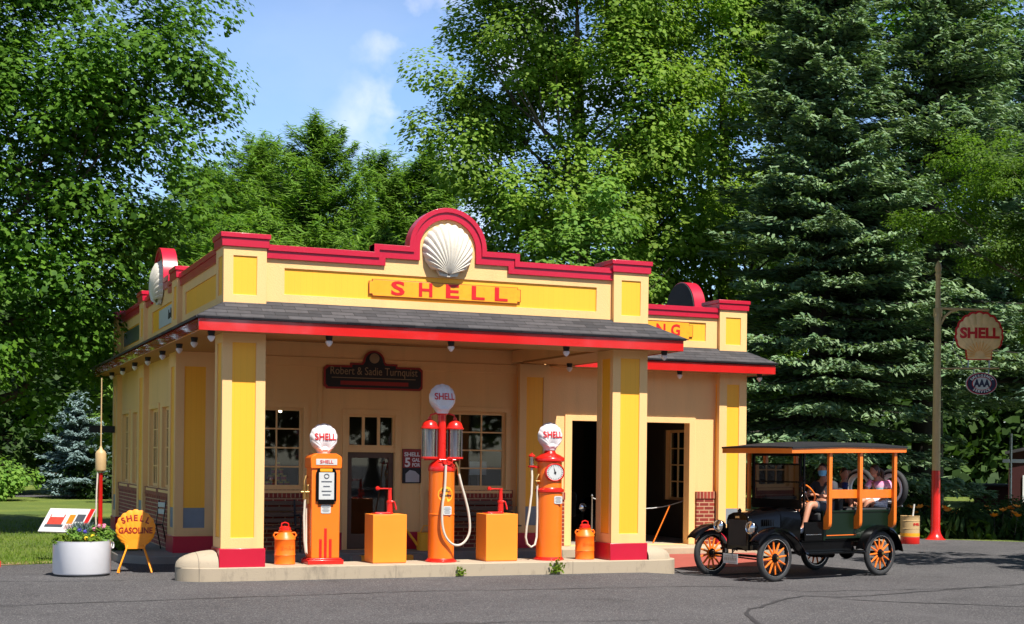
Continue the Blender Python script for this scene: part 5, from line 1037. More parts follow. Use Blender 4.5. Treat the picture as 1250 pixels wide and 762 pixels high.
# ------------------------------------------------------------------ barn and posts far right
p = spot(21.6, 58, -.1)
M['barnred'] = brickmat('red_boards', '#8e1420', '#7a101a', '#3a0a0c', bw=9, bh=.16, ms=.012, var=.2, off=0)
t = thing('red_barn', 'red barn with white window frame half hidden at the right edge', 'barn', p, -YAW-R(20.5))
MB().slab([(-1.2, 0), (6, 0), (6, 2.35), (2.4, 3.1), (-1.2, 2.35)], [rect(-.55, .75, .45, 1.35)], 'F', 0, .2).build('front_wall', 'barnred', t); MB().box(-1.2, -1.0, .2, 7, 0, 2.35).build('side_wall', 'barnred', t)
MB().slab([(-1.35, 2.3), (2.4, 3.1), (6.2, 2.3), (6.2, 2.42), (2.4, 3.24), (-1.35, 2.42)], [], 'F', -.25, 7).build('roof', 'shingle', t, ang=20)
fr = MB().slab(rect(-.65, .85, .35, 1.45), [rect(-.5, .70, .5, 1.3)], 'F', -.06, .05).build('window', 'white', t); MB().slab(rect(-.5, .7, .5, 1.3), [], 'F', .02, .03).build('pane', 'glass', fr, smooth=False); MB().box(.08, .13, -.03, .04, .5, 1.3).box(-.5, .7, -.028, .038, .88, .92).build('sash', 'white', fr)
t = thing('red_shed', 'long low dark red shed behind the bushes right of the pole', 'shed', spot(22.9, 66, -.1), -YAW-R(18.5))
MB().slab(rect(-1.3, .6, 0, .85), [], 'F', 0, 3).build('wall', 'barnred', t); MB().slab([(-1.4, .85), (.7, .85), (.7, .95), (-1.4, .95)], [], 'F', -.2, 3.2).build('roof', 'shingle', t)
t = thing('signpost', 'grey metal post with a short crossbar in front of the red barn', 'post', spot(17.95, 51, -.1), -YAW)
MB().bar((0, 0, 0), (0, 0, 3.0), .045).build('post', 'steel', t); MB().box(-.3, .6, -.03, .03, 1.95, 2.08).build('crossbar', 'steel', t)
mb = MB(); a = spot(13.5, 42, -.105); tag(MB().add([tuple(spot(la, di, -.08)) for la, di in ((9, 44), (30, 44), (30, 46), (9, 46))], [(0, 1, 2, 3)]).build('far_path', 'concrete', smooth=False), kind='structure')
tag(MB().add([tuple(spot(la, di, .012)) for la, di in ((-40, 58), (-14, 58), (-14, 60.5), (-40, 60.5))], [(0, 1, 2, 3)]).build('far_road', 'asphalt', smooth=False), kind='structure')

# unseen trees added across the road, behind the photographer, to block low sky light
for i, (x, y, r_) in enumerate(((-34, -44, 9), (-16, -50, 9), (2, -52, 9), (20, -50, 9), (38, -44, 9))):
    t = thing('unseen_roadside_tree', ['westernmost', 'second', 'middle', 'fourth', 'easternmost'][i]+' broad unseen tree added behind the viewpoint to block low sky light', 'tree', (x, y, 0), group='unseen trees added to block low sky light')
    crown([((0, 0, 9), (r_, r_*.8, 6.5)), ((r_*.5, 1, 6), (r_*.7, r_*.7, 4)), ((-r_*.5, 0, 5.5), (r_*.7, r_*.7, 4))], 170, 60, .6, 1.8, LEAF4, DK, t); limbs(t, (0, 0, 0), (0, 0, 11), .4, [(3, 1, 9), (-3, 0, 8)])

# ------------------------------------------------------------------ the old open-sided touring car
CM = Matrix.Translation((8.392, -.346, -.11)) @ Matrix.Rotation(R(193.64), 4, 'Z')
car = thing('vintage_car', 'old black car with open wooden sides, orange posts and wooden spoked wheels, carrying people', 'car', (8.392, -.346, -.11), R(193.64))
def wheel(x, y):
    T = Matrix.Translation((x, y, .38)) @ Matrix.Rotation(PI/2, 4, 'X') @ Matrix.Rotation(random.random(), 4, 'Z'); mb = MB()
    for k in range(12):
        a = k*PI/6+.1; mb.bar((.05*math.cos(a), .05*math.sin(a), 0), (.275*math.cos(a), .275*math.sin(a), 0), .021, .013, 8)
    w_ = MB().add([T @ v for v in mb.v], mb.f).build('wheel', 'woodorange', car)
    MB().ring(.335, .046, 44, 12, T).build('tyre', 'rubber', w_)
    MB().ring(.282, .020, 44, 8, T, sx=1.4).build('felloe', 'black', w_); MB().ring(.296, .010, 44, 6, T, sx=4.4).build('rim', 'chrome', w_)
    MB().lathe([(.0001, -.075), (.04, -.07), (.045, -.03), (.075, -.02), (.075, .02), (.045, .03), (.04, .07), (.0001, .075)], 18, T).build('hub', 'black', w_)
    MB().lathe([(.0001, -.085), (.022, -.082), (.026, -.07), (.026, .07), (.022, .082), (.0001, .085)], 14, T).build('hub_cap', 'brass', w_)
for x in (0, -2.54):
    for y in (.71, -.71): wheel(x, y)
def C(nm, mb, mat, par=None, bevel=.006, **k): return mb.build(nm, mat, par or car, bevel=bevel, **k)
C('chassis', MB().box(-3.05, .10, .27, .34, .48, .56).box(-3.05, .10, -.34, -.27, .48, .56).box(-2.9, -2.8, -.27, .27, .48, .56).box(-.05, .05, -.27, .27, .50, .56), 'black')
C('axle', MB().bar((0, -.66, .38), (0, .66, .38), .022).tube([(.03, -.45, .47), (.03, -.2, .55), (.03, 0, .57), (.03, .2, .55), (.03, .45, .47)], .022).tube([(.14, -.60, .34), (.16, 0, .36), (.14, .60, .34)], .012), 'black', bevel=0)
C('axle', MB().bar((-2.54, -.66, .38), (-2.54, .66, .38), .035).ball((-2.54, 0, .38), .14).bar((-2.4, 0, .40), (-.7, 0, .52), .03), 'black', bevel=0)
C('fuel_tank', MB().bar((-1.45, -.45, .62), (-1.45, .45, .62), .11, n=20).bar((-.9, .1, .40), (-2.0, .2, .38), .025).bar((-1.5, .16, .38), (-1.95, .19, .36), .07, n=14), 'black', bevel=0)
def xs_prism(x0, s0, x1, s1):
    k = len(s0); return MB().add([(x0, y, z) for y, z in s0]+[(x1, y, z) for y, z in s1], [tuple(range(k)), tuple(range(2*k-1, k-1, -1))]+[(i, (i+1) % k, k+(i+1) % k, k+i) for i in range(k)])
def hoodsec(w_, z0, z1): return [(-w_, z0), (-w_, z1-.13), (-w_*.86, z1-.055), (-w_*.45, z1-.012), (0, z1), (w_*.45, z1-.012), (w_*.86, z1-.055), (w_, z1-.13), (w_, z0)]
C('hood', xs_prism(.02, hoodsec(.235, .56, 1.075), -.56, hoodsec(.31, .58, 1.15)), 'black')
lv = MB()
for i in range(6):
    for sy in (-1, 1): lv.box(-.42+i*.045, -.40+i*.045, sy*.275-.02, sy*.275+.02, .86, .97)
C('louvres', lv, 'black')
rad = C('radiator', xs_prism(.11, hoodsec(.25, .47, 1.085), .02, hoodsec(.25, .47, 1.085)), 'black', bevel=.012)
C('grille', MB().slab([(-.20, .54), (.20, .54), (.20, .96), (-.20, .96)], [], 'S', .108, .116), M['dark'], rad, bevel=0)
C('filler_cap', MB().lathe([(.03, 0), (.032, .03), (.022, .04), (.022, .055), (.0001, .06)], 14, Matrix.Translation((.065, 0, 1.085))), 'black', rad, bevel=0)
C('badge', MB().slab(rect(-.045, .045, .985, 1.02), [], 'S', .110, .118), 'chrome', rad, bevel=0)
C('crank', MB().bar((.11, 0, .50), (.22, 0, .48), .014).bar((.22, 0, .48), (.22, .02, .33), .012), 'black', bevel=0)
C('cowl', xs_prism(-.56, hoodsec(.32, .58, 1.155), -.80, [(-.52, .60), (-.54, .95), (-.50, 1.10), (-.3, 1.16), (0, 1.17), (.3, 1.16), (.50, 1.10), (.54, .95), (.52, .60)]), 'black')
for sy in (.36, -.36):
    h_ = C('headlight', MB().lathe([(.0001, -.12), (.05, -.11), (.085, -.06), (.098, 0), (.098, .015)], 28, Matrix.Translation((.17, sy, .845)) @ Matrix.Rotation(PI/2, 4, 'Y')).bar((.14, sy, .62), (.14, sy, .76), .014), 'black', bevel=0)
    C('headlight_rim', MB().ring(.095, .010, 28, 8, Matrix.Translation((.188, sy, .845)) @ Matrix.Rotation(PI/2, 4, 'Y')), 'chrome', h_, bevel=0)
    C('lens', MB().lathe([(.088, 0), (.06, .02), (.0001, .03)], 28, Matrix.Translation((.182, sy, .845)) @ Matrix.Rotation(PI/2, 4, 'Y'), caps=False), 'chrome', h_, bevel=0)
# windshield: black posts and bars with two panes
ws = C('windshield', MB().box(-.80, -.77, -.545, -.50, 1.14, 2.06).box(-.80, -.77, .50, .545, 1.14, 2.06).box(-.80, -.77, -.5, .5, 1.14, 1.29).box(-.80, -.77, -.5, .5, 1.565, 1.590).box(-.80, -.77, -.5, .5, 1.85, 1.88).box(-.80, -.77, -.5, .5, 2.0, 2.05), 'black', bevel=.003)
C('pane', MB().box(-.79, -.785, -.5, .5, 1.29, 1.565).box(-.79, -.785, -.5, .5, 1.59, 1.85), 'windscreen', ws, bevel=0, smooth=False)
# fenders
def fender(x0, y, arc_, wd=.23, tail=None):
    pts = [(x0+r_*math.cos(R(a)), .40+r_*math.sin(R(a))) for a, r_ in arc_]+(tail or []); vs = []; k = len(pts)
    for i, (x, z) in enumerate(pts):
        for q, dz in ((-1, -.035), (-.85, 0), (0, .018), (.85, 0), (1, -.035)): vs.append((x, y+q*wd/2, z+dz))
    for i, (x, z) in enumerate(pts):
        for q, dz in ((-1, -.05), (-.85, -.014), (0, .004), (.85, -.014), (1, -.05)): vs.append((x, y+q*wd/2*.97, z+dz-.004))
    fs = []
    for i in range(k-1):
        for j in range(4): fs += [(i*5+j, (i+1)*5+j, (i+1)*5+j+1, i*5+j+1), (5*k+i*5+j, 5*k+i*5+j+1, 5*k+(i+1)*5+j+1, 5*k+(i+1)*5+j)]
    return MB().add(vs, fs)
for sy in (.71, -.71):
    C('front_fender', fender(0, sy, [(28, .52), (40, .50), (55, .475), (70, .465), (85, .46), (100, .46), (115, .465), (130, .48), (145, .51), (158, .54)], tail=[(-.62, .47), (-.72, .43)]), 'black', bevel=0, recalc=True)
    C('rear_fender', fender(-2.54, sy, [(8, .50), (20, .475), (40, .46), (60, .455), (80, .45), (100, .45), (120, .455), (140, .46), (160, .47), (178, .49)]), 'black', bevel=0)
    C('running_board', MB().box(-2.06, -.70, sy-.13, sy+.13, .415, .44).box(-2.0, -.75, sy-.16 if sy > 0 else sy+.14, sy-.14 if sy > 0 else sy+.16, .44, .60), 'black')
# body: doors, green side boards, seats
C('floor', MB().box(-3.0, -.78, -.58, .58, .60, .64), 'black')
for sy in (1, -1):
    a, b_ = (.585, .615) if sy > 0 else (-.615, -.585)
    C('door_panel', MB().box(-1.235, -.80, a, b_, .62, .93), 'black')
    C('door_trim', MB().box(-1.20, -.84, a-.006 if sy < 0 else b_-.004, a+.004 if sy < 0 else b_+.006, .715, .73), 'chrome')
    sp_ = C('side_board', MB().box(-3.0, -1.24, a, b_, .64, 1.10).box(-3.0, -1.24, a-.012, b_+.012, 1.075, 1.11).box(-1.285, -1.235, a-.01, b_+.01, .62, 1.1), 'cargreen')
    C('pinstripe', MB().box(-2.05, -1.32, a-.004, b_+.004, .695, .707), 'pump_orange', sp_, bevel=0)
C('tail_board', MB().box(-3.03, -3.0, -.6, .6, .64, 1.12), 'cargreen')
C('front_seat', MB().box(-1.72, -1.20, -.56, .56, .93, 1.07).box(-1.80, -1.70, -.56, .56, 1.0, 1.48), 'rubber', bevel=.03)
C('rear_seat', MB().box(-2.98, -1.86, .22, .58, 1.0, 1.15).box(-2.98, -1.86, -.58, -.22, 1.0, 1.15), 'rubber', bevel=.03)
C('side_drawer', MB().box(-1.9, -1.30, .56, .60, .66, .72), 'steel')
# wooden posts with swept feet, side rails, roof frame and canvas top
def post(x, sy):
    o_ = [(.685, 2.10), (.745, 2.10), (.745, .92), (.735, .86), (.70, .82), (.665, .80), (.615, .80), (.615, 1.0), (.655, 1.06), (.685, 1.16)]
    return MB().slab([(sy*y, z) for y, z in o_], [], 'S', x-.035, x+.035)
for x in (-1.27, -2.02, -2.90):
    for sy in (1, -1): C('post', post(x, sy), 'woodorange')
for sy in (1, -1):
    C('side_rail', MB().box(-2.99, -1.30, *sorted((sy*.655, sy*.683)), 1.31, 1.455), 'woodorange')
C('front_post', MB().box(-.76, -.70, -.60, -.55, 1.1, 2.08), 'woodorange'); C('front_post', MB().box(-.84, -.81, .548, .58, 1.1, 2.06), 'black')
def rz(x): return 2.085+.045*min(1, (-.30-x)/1.2)
rf = MB(); nx = 14; ny = 10; vs = []; fs = []
for i in range(nx+1):
    x = -.30-2.84*i/nx
    for j in range(ny+1):
        y = -.80+1.6*j/ny; vs.append((x, y, rz(x)+.06+.062*(1-(abs(y)/.80)**2.4)*(min(1, i/2.2, (nx-i)/1.2)*.8+.2)))
for i in range(nx):
    for j in range(ny): fs.append((i*(ny+1)+j, (i+1)*(ny+1)+j, (i+1)*(ny+1)+j+1, i*(ny+1)+j+1))
k = len(vs); vs += [(x, y, z-.03) for x, y, z in vs]; fs += [tuple(k+i for i in f[::-1]) for f in fs]
ed = [i*(ny+1) for i in range(nx+1)]; e2 = [i*(ny+1)+ny for i in range(nx+1)]
for e_ in (ed, e2, list(range(ny+1)), [nx*(ny+1)+j for j in range(ny+1)]): fs += [(e_[i], e_[i+1], k+e_[i+1], k+e_[i]) for i in range(len(e_)-1)]
M['canvas'] = paint('black_canvas', (.012, .012, .014), .6, .2, 5, .3, 60)
C('roof_canvas', MB().add(vs, fs), 'canvas', bevel=0, ang=60)
def rail(x0, x1, y0, y1): return MB().add([(x, y, rz(x)+dz) for x in (x0, x1) for y in (y0, y1) for dz in (-.045, .055)], [(0, 1, 3, 2), (4, 6, 7, 5), (0, 4, 5, 1), (2, 3, 7, 6), (0, 2, 6, 4), (1, 5, 7, 3)])
C('roof_frame', rail(-.325, -3.10, .745, .785).add(*(lambda m_: (m_.v, m_.f))(rail(-.325, -3.10, -.785, -.745))).add(*(lambda m_: (m_.v, m_.f))(rail(-.30, -.33, -.785, .785))).add(*(lambda m_: (m_.v, m_.f))(rail(-3.10, -3.13, -.785, .785))), 'woodorange')
C('roof_slats', MB().box(-3.1, -.33, -.5, -.45, 2.115, 2.14).box(-3.1, -.33, .45, .5, 2.115, 2.14).box(-3.1, -.33, -.03, .03, 2.115, 2.14), 'woodorange')
# steering
sw_ = Matrix.Translation((-1.10, .33, 1.40)) @ Matrix.Rotation(R(-52), 4, 'Y')
s_ = C('steering_wheel', MB().ring(.20, .014, 36, 8, sw_), 'woodorange', bevel=0)
C('spokes', MB().bar(sw_ @ Vector((-.2, 0, 0)), sw_ @ Vector((.2, 0, 0)), .008).bar(sw_ @ Vector((0, -.2, 0)), sw_ @ Vector((0, .2, 0)), .008).lathe([(.04, -.02), (.045, 0), (.03, .02)], 16, sw_), 'chrome', s_, bevel=0)
C('steering_column', MB().bar((-1.10, .33, 1.40), (-.60, .33, .96), .016), 'black', bevel=0)
C('lever', MB().bar((-1.06, .33, 1.37), (-1.02, .53, 1.43), .006).bar((-1.06, .33, 1.37), (-1.0, .48, 1.22), .006), 'chrome', bevel=0)
C('horn', MB().bar((-.72, .56, 1.50), (-.80, .62, 1.62), .012).lathe([(.012, 0), (.02, .05), (.045, .09)], 14, Matrix.Translation((-.80, .60, 1.60)) @ Matrix.Rotation(R(70), 4, 'Y')), 'black', bevel=0)
for y in (.40, -.30):
    T = Matrix.Translation((-3.22, y, 1.46)) @ Matrix.Rotation(PI/2, 4, 'Y')
    tw = C('spare_tyre', MB().ring(.292, .052, 40, 12, T, sx=1.0), 'rubber', bevel=0); C('white_sidewall', MB().ring(.238, .046, 40, 10, T, sx=1.15), 'whitewall', tw, bevel=0)
C('tyre_rack', MB().bar((-3.1, -.5, 1.16), (-3.25, -.5, 1.16), .015).bar((-3.2, -.55, 1.17), (-3.2, .65, 1.17), .018).bar((-3.02, 0, .9), (-3.2, 0, 1.17), .015), 'steel', bevel=0)
C('tail_trunk', MB().lathe([(.0001, -.02), (.20, 0), (.25, .06), (.25, .16), (.18, .22)], 28, Matrix.Translation((-3.04, .28, .86)) @ Matrix.Rotation(-PI/2, 4, 'Y')), 'cargreen', bevel=0)
C('number_plate', MB().slab(rect(.20, .34, .80, .98), [], 'S', -3.28, -3.27), 'plate_white', bevel=0)
pl = C('licence_plate', MB().slab(rect(-.20, .13, .25, .41), [], 'S', .225, .231), 'plate_white', bevel=.002)
LT = Matrix(((0, 0, 1, .2325), (1, 0, 0, -.035), (0, 1, 0, .325), (0, 0, 0, 1)))
mb = MB()
for i in range(7): mb.box(-.13+i*.04, -.108+i*.04, -.025, .025, -.002, .002, LT)
mb.box(-.12, .12, .045, .055, -.002, .002, LT).box(-.05, .12, -.06, -.05, -.002, .002, LT).build('print', 'steel', pl)
C('plate_bracket', MB().bar((.15, -.03, .36), (.22, -.03, .39), .01).bar((.10, -.03, .50), (.22, -.03, .40), .008), 'black', bevel=0)

# ------------------------------------------------------------------ people (built on a skeleton, one skin per body)
def skin_mesh(name, verts, edges, mat, parent=None, sub=2, root=0, mw=None):
    me = bpy.data.meshes.new(name); bm = bmesh.new(); ly = bm.verts.layers.skin.verify(); bv = []
    for i, (p, r_) in enumerate(verts):
        v = bm.verts.new(p); r2 = r_ if isinstance(r_, tuple) else (r_, r_); v[ly].radius = r2; v[ly].use_root = (i == root); bv.append(v)
    for a, b_ in edges: bm.edges.new((bv[a], bv[b_]))
    bm.to_mesh(me); bm.free(); o = bpy.data.objects.new(name, me); COL.objects.link(o)
    m1 = o.modifiers.new('s', 'SKIN'); m1.use_smooth_shade = True; m1.branch_smoothing = .3; m2 = o.modifiers.new('ss', 'SUBSURF'); m2.levels = sub; m2.render_levels = sub
    dg = bpy.context.evaluated_depsgraph_get(); me2 = bpy.data.meshes.new_from_object(o.evaluated_get(dg)); me2.name = name; bpy.data.objects.remove(o); me2.shade_smooth()
    return me2
def head_geo(mb, c, fwd, h=.235, up=Vector((0, 0, 1))):
    """skull, jaw, nose, ears, lips and brow as one shape; fwd = where the face looks"""
    f = Vector(fwd).normalized(); r_ = f.cross(up).normalized(); u = r_.cross(f); T = Matrix((( r_.x, f.x, u.x, c[0]), (r_.y, f.y, u.y, c[1]), (r_.z, f.z, u.z, c[2]), (0, 0, 0, 1)))
    vs = []; fs = []; n, m_ = 24, 16
    for i in range(m_+1):
        t_ = -PI/2+PI*i/m_
        for j in range(n):
            a = 2*PI*j/n; x = math.cos(t_)*math.sin(a)*.30*h; y = math.cos(t_)*math.cos(a)*.38*h; z = math.sin(t_)*.5*h
            if z < 0 and y > 0: x *= 1-.28*(-z/(.5*h)); 
            if z < 0 and y < 0: y *= 1-.35*(-z/(.5*h))
            fr = max(0, math.cos(a))**10*math.cos(t_)
            if -.16 < z/h < .08: y += fr*.07*h*(1-abs(z/h+.05)/.13 if abs(z/h+.05) < .13 else 0)
            if .03 < z/h < .14 and abs(math.sin(a)) < .6 and y > 0: y += .012*h
            vs.append((x, y, z))
    for i in range(m_):
        for j in range(n): fs.append((i*n+j, i*n+(j+1) % n, (i+1)*n+(j+1) % n, (i+1)*n+j))
    mb.add(vs, fs, T)
    for sx in (-1, 1): mb.ball((sx*.30*h, -.02*h, -.02*h), .03*h, .08*h, .12*h, 8, 6, T)
    return T
def hand_geo(mb, wrist, dirv, palmn, s=1.0, curl=.5):
    """palm, four unequal curled fingers and a thumb from the side of the palm"""
    d = Vector(dirv).normalized(); n_ = Vector(palmn); n_ = (n_-d*n_.dot(d)).normalized(); sd_ = d.cross(n_)
    W_ = Vector(wrist); pal = MB(); a = W_; 
    vs = []; 
    for t_, hw, ht in ((0, .026, .018), (.03, .036, .015), (.065, .041, .013), (.088, .038, .011)):
        for q in range(8): ang = q*PI/4; vs.append(W_+d*t_*s+sd_*hw*s*math.cos(ang)+n_*ht*s*math.sin(ang))
    fs = [(i*8+j, i*8+(j+1) % 8, (i+1)*8+(j+1) % 8, (i+1)*8+j) for i in range(3) for j in range(8)]+[tuple(range(8)), tuple(range(24, 32))]
    mb.add(vs, fs)
    for k, (off, ln) in enumerate(((-.031, .068), (-.0105, .078), (.0105, .073), (.030, .056))):
        p = W_+d*.082*s+sd_*off*s; q = p; ps = [p]; an = 0
        for seg in (.45, .32, .25): an += curl*.75; q = q+(d*math.cos(an)+n_*math.sin(an))*ln*seg*s; ps.append(q)
        mb.tube(ps, [.0095*s, .009*s, .008*s, .006*s], 6)
    p = W_+d*.025*s-sd_*.026*s; ps = [p, p+(d*.5-sd_*.75+n_*.3).normalized()*.032*s, p+(d*.5-sd_*.75+n_*.3).normalized()*.032*s+(d*.8-sd_*.1+n_*.6).normalized()*.028*s, p+(d*.5-sd_*.75+n_*.3).normalized()*.032*s+(d*.7+sd_*.2+n_*.8).normalized()*.05*s]; mb.tube(ps, [.013*s, .011*s, .0095*s, .007*s], 6)
def person(label, J, look, k=1.0, shirt=None, shorts=None, hair=None, hair_long=False, mask=False, skin='skin', sleeve=.6, group=None, stripe=None):
    """J: joints in car space; k scales thickness"""
    V = Vector; g = {a: V(b_) for a, b_ in J.items()}
    pel, ch, nk, hd = g['pelvis'], g['chest'], g['neck'], g['head']
    names = ['pelvis', 'waist', 'chest', 'neck', 'shl', 'ell', 'wrl', 'shr', 'elr', 'wrr', 'hil', 'knl', 'anl', 'tol', 'hir', 'knr', 'anr', 'tor', 'chin']
    g['waist'] = pel.lerp(ch, .45); g['chin'] = nk.lerp(hd, .55)
    rad_ = dict(pelvis=(.145*k, .115*k), waist=(.125*k, .10*k), chest=(.145*k, .105*k), neck=.055*k, chin=.05*k, shl=.062*k, shr=.062*k, ell=.043*k, elr=.043*k, wrl=.027*k, wrr=.027*k, hil=.10*k, hir=.10*k, knl=.062*k, knr=.062*k, anl=.038*k, anr=.038*k, tol=.032*k, tor=.032*k)
    ed_ = [('pelvis', 'waist'), ('waist', 'chest'), ('chest', 'neck'), ('neck', 'chin'), ('chest', 'shl'), ('shl', 'ell'), ('ell', 'wrl'), ('chest', 'shr'), ('shr', 'elr'), ('elr', 'wrr'), ('pelvis', 'hil'), ('hil', 'knl'), ('knl', 'anl'), ('anl', 'tol'), ('pelvis', 'hir'), ('hir', 'knr'), ('knr', 'anr'), ('anr', 'tor')]
    ix = {n_: i for i, n_ in enumerate(names)}
    me = skin_mesh('person', [(g[n_], rad_[n_]) for n_ in names], [(ix[a], ix[b_]) for a, b_ in ed_], skin, sub=1)
    mb = MB(); hs = .225*min(1, k+.12); T = head_geo(mb, hd, look, hs)
    for s_ in 'lr':
        w0, e0 = g['wr'+s_], g['el'+s_]; dv = g.get('hand'+s_, (w0-e0)); hand_geo(mb, w0, dv, g.get('palm'+s_, V((0, 0, -1))), k, .55)
    bm = bmesh.new(); bm.from_mesh(me); ex = bpy.data.meshes.new('x'); ex.from_pydata([tuple(v) for v in mb.v], [], mb.f); bm.from_mesh(ex); bmesh.ops.recalc_face_normals(bm, faces=bm.faces); bm.to_mesh(me); bm.free(); me.shade_smooth()
    me.materials.clear(); me.materials.append(M[skin]); o = bpy.data.objects.new('person', me); COL.objects.link(o); o.matrix_world = CM; tag(o, label, 'person', group)
    def cloth(nm, ns, es, grow, mat):
        vv = []; ii = {}
        for q, (n_, p, sc_) in enumerate(ns): ii[n_] = q; r_ = rad_.get(n_.rstrip('_'), .05*k); r_ = r_ if isinstance(r_, tuple) else (r_, r_); vv.append((p, (r_[0]*sc_+grow, r_[1]*sc_+grow)))
        m_ = skin_mesh(nm, vv, [(ii[a], ii[b_]) for a, b_ in es], mat, sub=1); m_.materials.clear(); m_.materials.append(M[mat]); c = bpy.data.objects.new(nm, m_); COL.objects.link(c); c.parent = o; return c
    sl_ = g['shl'].lerp(g['ell'], sleeve); sr_ = g['shr'].lerp(g['elr'], sleeve)
    cloth('shirt', [('pelvis', pel.lerp(g['waist'], .25), 1.0), ('waist', g['waist'], 1.02), ('chest', ch, 1.0), ('neck', ch.lerp(nk, .62), 1.15), ('shl', g['shl'], 1.0), ('ell', sl_, 1.25), ('shr', g['shr'], 1.0), ('elr', sr_, 1.25)], [('pelvis', 'waist'), ('waist', 'chest'), ('chest', 'neck'), ('chest', 'shl'), ('shl', 'ell'), ('chest', 'shr'), ('shr', 'elr')], .012, shirt)
    kl = g['hil'].lerp(g['knl'], .78); kr = g['hir'].lerp(g['knr'], .78)
    cloth('shorts', [('pelvis', pel, 1.0), ('hil', g['hil'], 1.0), ('knl', kl, 1.25), ('hir', g['hir'], 1.0), ('knr', kr, 1.25)], [('pelvis', 'hil'), ('hil', 'knl'), ('pelvis', 'hir'), ('hir', 'knr')], .012, shorts)
    for s_ in 'lr':
        a_, t_ = g['an'+s_], g['to'+s_]; cloth('shoe', [('an'+s_, a_.lerp(t_, .0)-V((0, 0, .02)), 1.0), ('to'+s_, t_, 1.15)], [('an'+s_, 'to'+s_)], .008, 'white')
    hb = MB(); vs = []; fs = []; n, m_ = 22, 10
    for i in range(m_+1):
        for j in range(n):
            a = 2*PI*j/n; front = max(0, math.cos(a)); lo = -.32+front**.7*1.02 - (.55 if hair_long and front < .1 else 0); t_ = PI/2-(PI/2-lo)*i/m_ if not False else 0
            tt = max(t_, -1.35); vs.append((math.cos(tt)*math.sin(a)*.335*hs, math.cos(tt)*math.cos(a)*.405*hs-.018*hs, math.sin(tt)*.535*hs))
    for i in range(m_):
        for j in range(n): fs.append((i*n+j, i*n+(j+1) % n, (i+1)*n+(j+1) % n, (i+1)*n+j))
    hb.add(vs, fs, T)
    if hair_long: hb.tube([T @ V((0, -.36*hs, .15*hs)), T @ V((0, -.62*hs, -.1*hs)), T @ V((0, -.60*hs, -.7*hs)), T @ V((0, -.5*hs, -1.15*hs))], [.11*hs, .17*hs, .15*hs, .04*hs], 8)
    hb.build('hair', hair, o)
    ey = MB()
    for sx in (-1, 1): ey.ball((sx*.125*hs, .335*hs, .03*hs), .035*hs, .02*hs, .022*hs, 8, 6, T)
    ey.build('eyes', 'letter_dark', o); MB().ball((0, .365*hs, -.25*hs), .085*hs, .02*hs, .022*hs, 10, 6, T).build('lips', 'bloom_pink', o)
    if mask:
        mm_ = MB(); vs = []; fs = []
        for i in range(7):
            z = (-.42+.42*i/6)
            for j in range(9):
                a = R(-72+18*j); cr = math.cos(R(z*90)); vs.append((math.sin(a)*.315*hs*(1 if z > -.3 else .85), math.cos(a)*(.40+.05*math.cos(a))*hs, z*hs))
        for i in range(6):
            for j in range(8): fs.append((i*9+j, i*9+j+1, (i+1)*9+j+1, (i+1)*9+j))
        mm_.add(vs, fs, T).build('face_mask', 'mask_blue', o, recalc=False)
    return o
M['mask_blue'] = paint('pale_blue_mask', (.18, .50, .72), .7); M['shirt_grey'] = paint('dark_grey_cotton', (.045, .045, .052), .85, .2, 9); M['denim'] = paint('dark_denim', (.05, .06, .08), .85, .25, 12)
M['hair_dark'] = paint('dark_hair', (.018, .010, .008), .5, .3, 20); M['hair_brown'] = paint('brown_hair', (.06, .025, .012), .5, .3, 20); M['shirt_navy'] = paint('navy_cotton', (.015, .025, .12), .85, .2, 9); M['shirt_wine'] = paint('wine_cotton', (.16, .02, .04), .85, .2, 9)
m, n, l, b = newmat('tie_dye'); M['tie_dye'] = m; tc = n.new('ShaderNodeTexCoord'); nz = n.new('ShaderNodeTexNoise'); nz.inputs['Scale'].default_value = 7; nz.inputs['Detail'].default_value = 3; sx = n.new('ShaderNodeSeparateXYZ'); l.new(tc.outputs['Object'], nz.inputs[0]); l.new(tc.outputs['Object'], sx.inputs[0])
ad = n.new('ShaderNodeMath'); ad.operation = 'MULTIPLY_ADD'; ad.inputs[1].default_value = .12; l.new(nz.outputs['Fac'], ad.inputs[0]); l.new(sx.outputs[2], ad.inputs[2]); rm = n.new('ShaderNodeMapRange'); rm.inputs[1].default_value = 1.25; rm.inputs[2].default_value = 1.75; l.new(ad.outputs[0], rm.inputs[0]); rp = n.new('ShaderNodeValToRGB'); l.new(rm.outputs[0], rp.inputs[0])
el = rp.color_ramp.elements; el[0].position = .0; el[0].color = (.75, .03, .09, 1); el[1].position = 1; el[1].color = (.82, .30, .48, 1)
for p, c in ((.22, (.80, .10, .20, 1)), (.34, (.85, .60, .68, 1)), (.42, (.16, .62, .60, 1)), (.52, (.20, .66, .64, 1)), (.60, (.88, .55, .66, 1)), (.8, (.85, .25, .45, 1))): e_ = el.new(p); e_.color = c
l.new(rp.outputs[0], b.inputs['Base Color']); b.inputs['Roughness'].default_value = .85
M['stripe_blue'] = brickmat('plaid_cotton', '#5a6fa0', '#8fa0c4', '#dfe3ec', bw=.03, bh=.03, ms=.008, off=0)
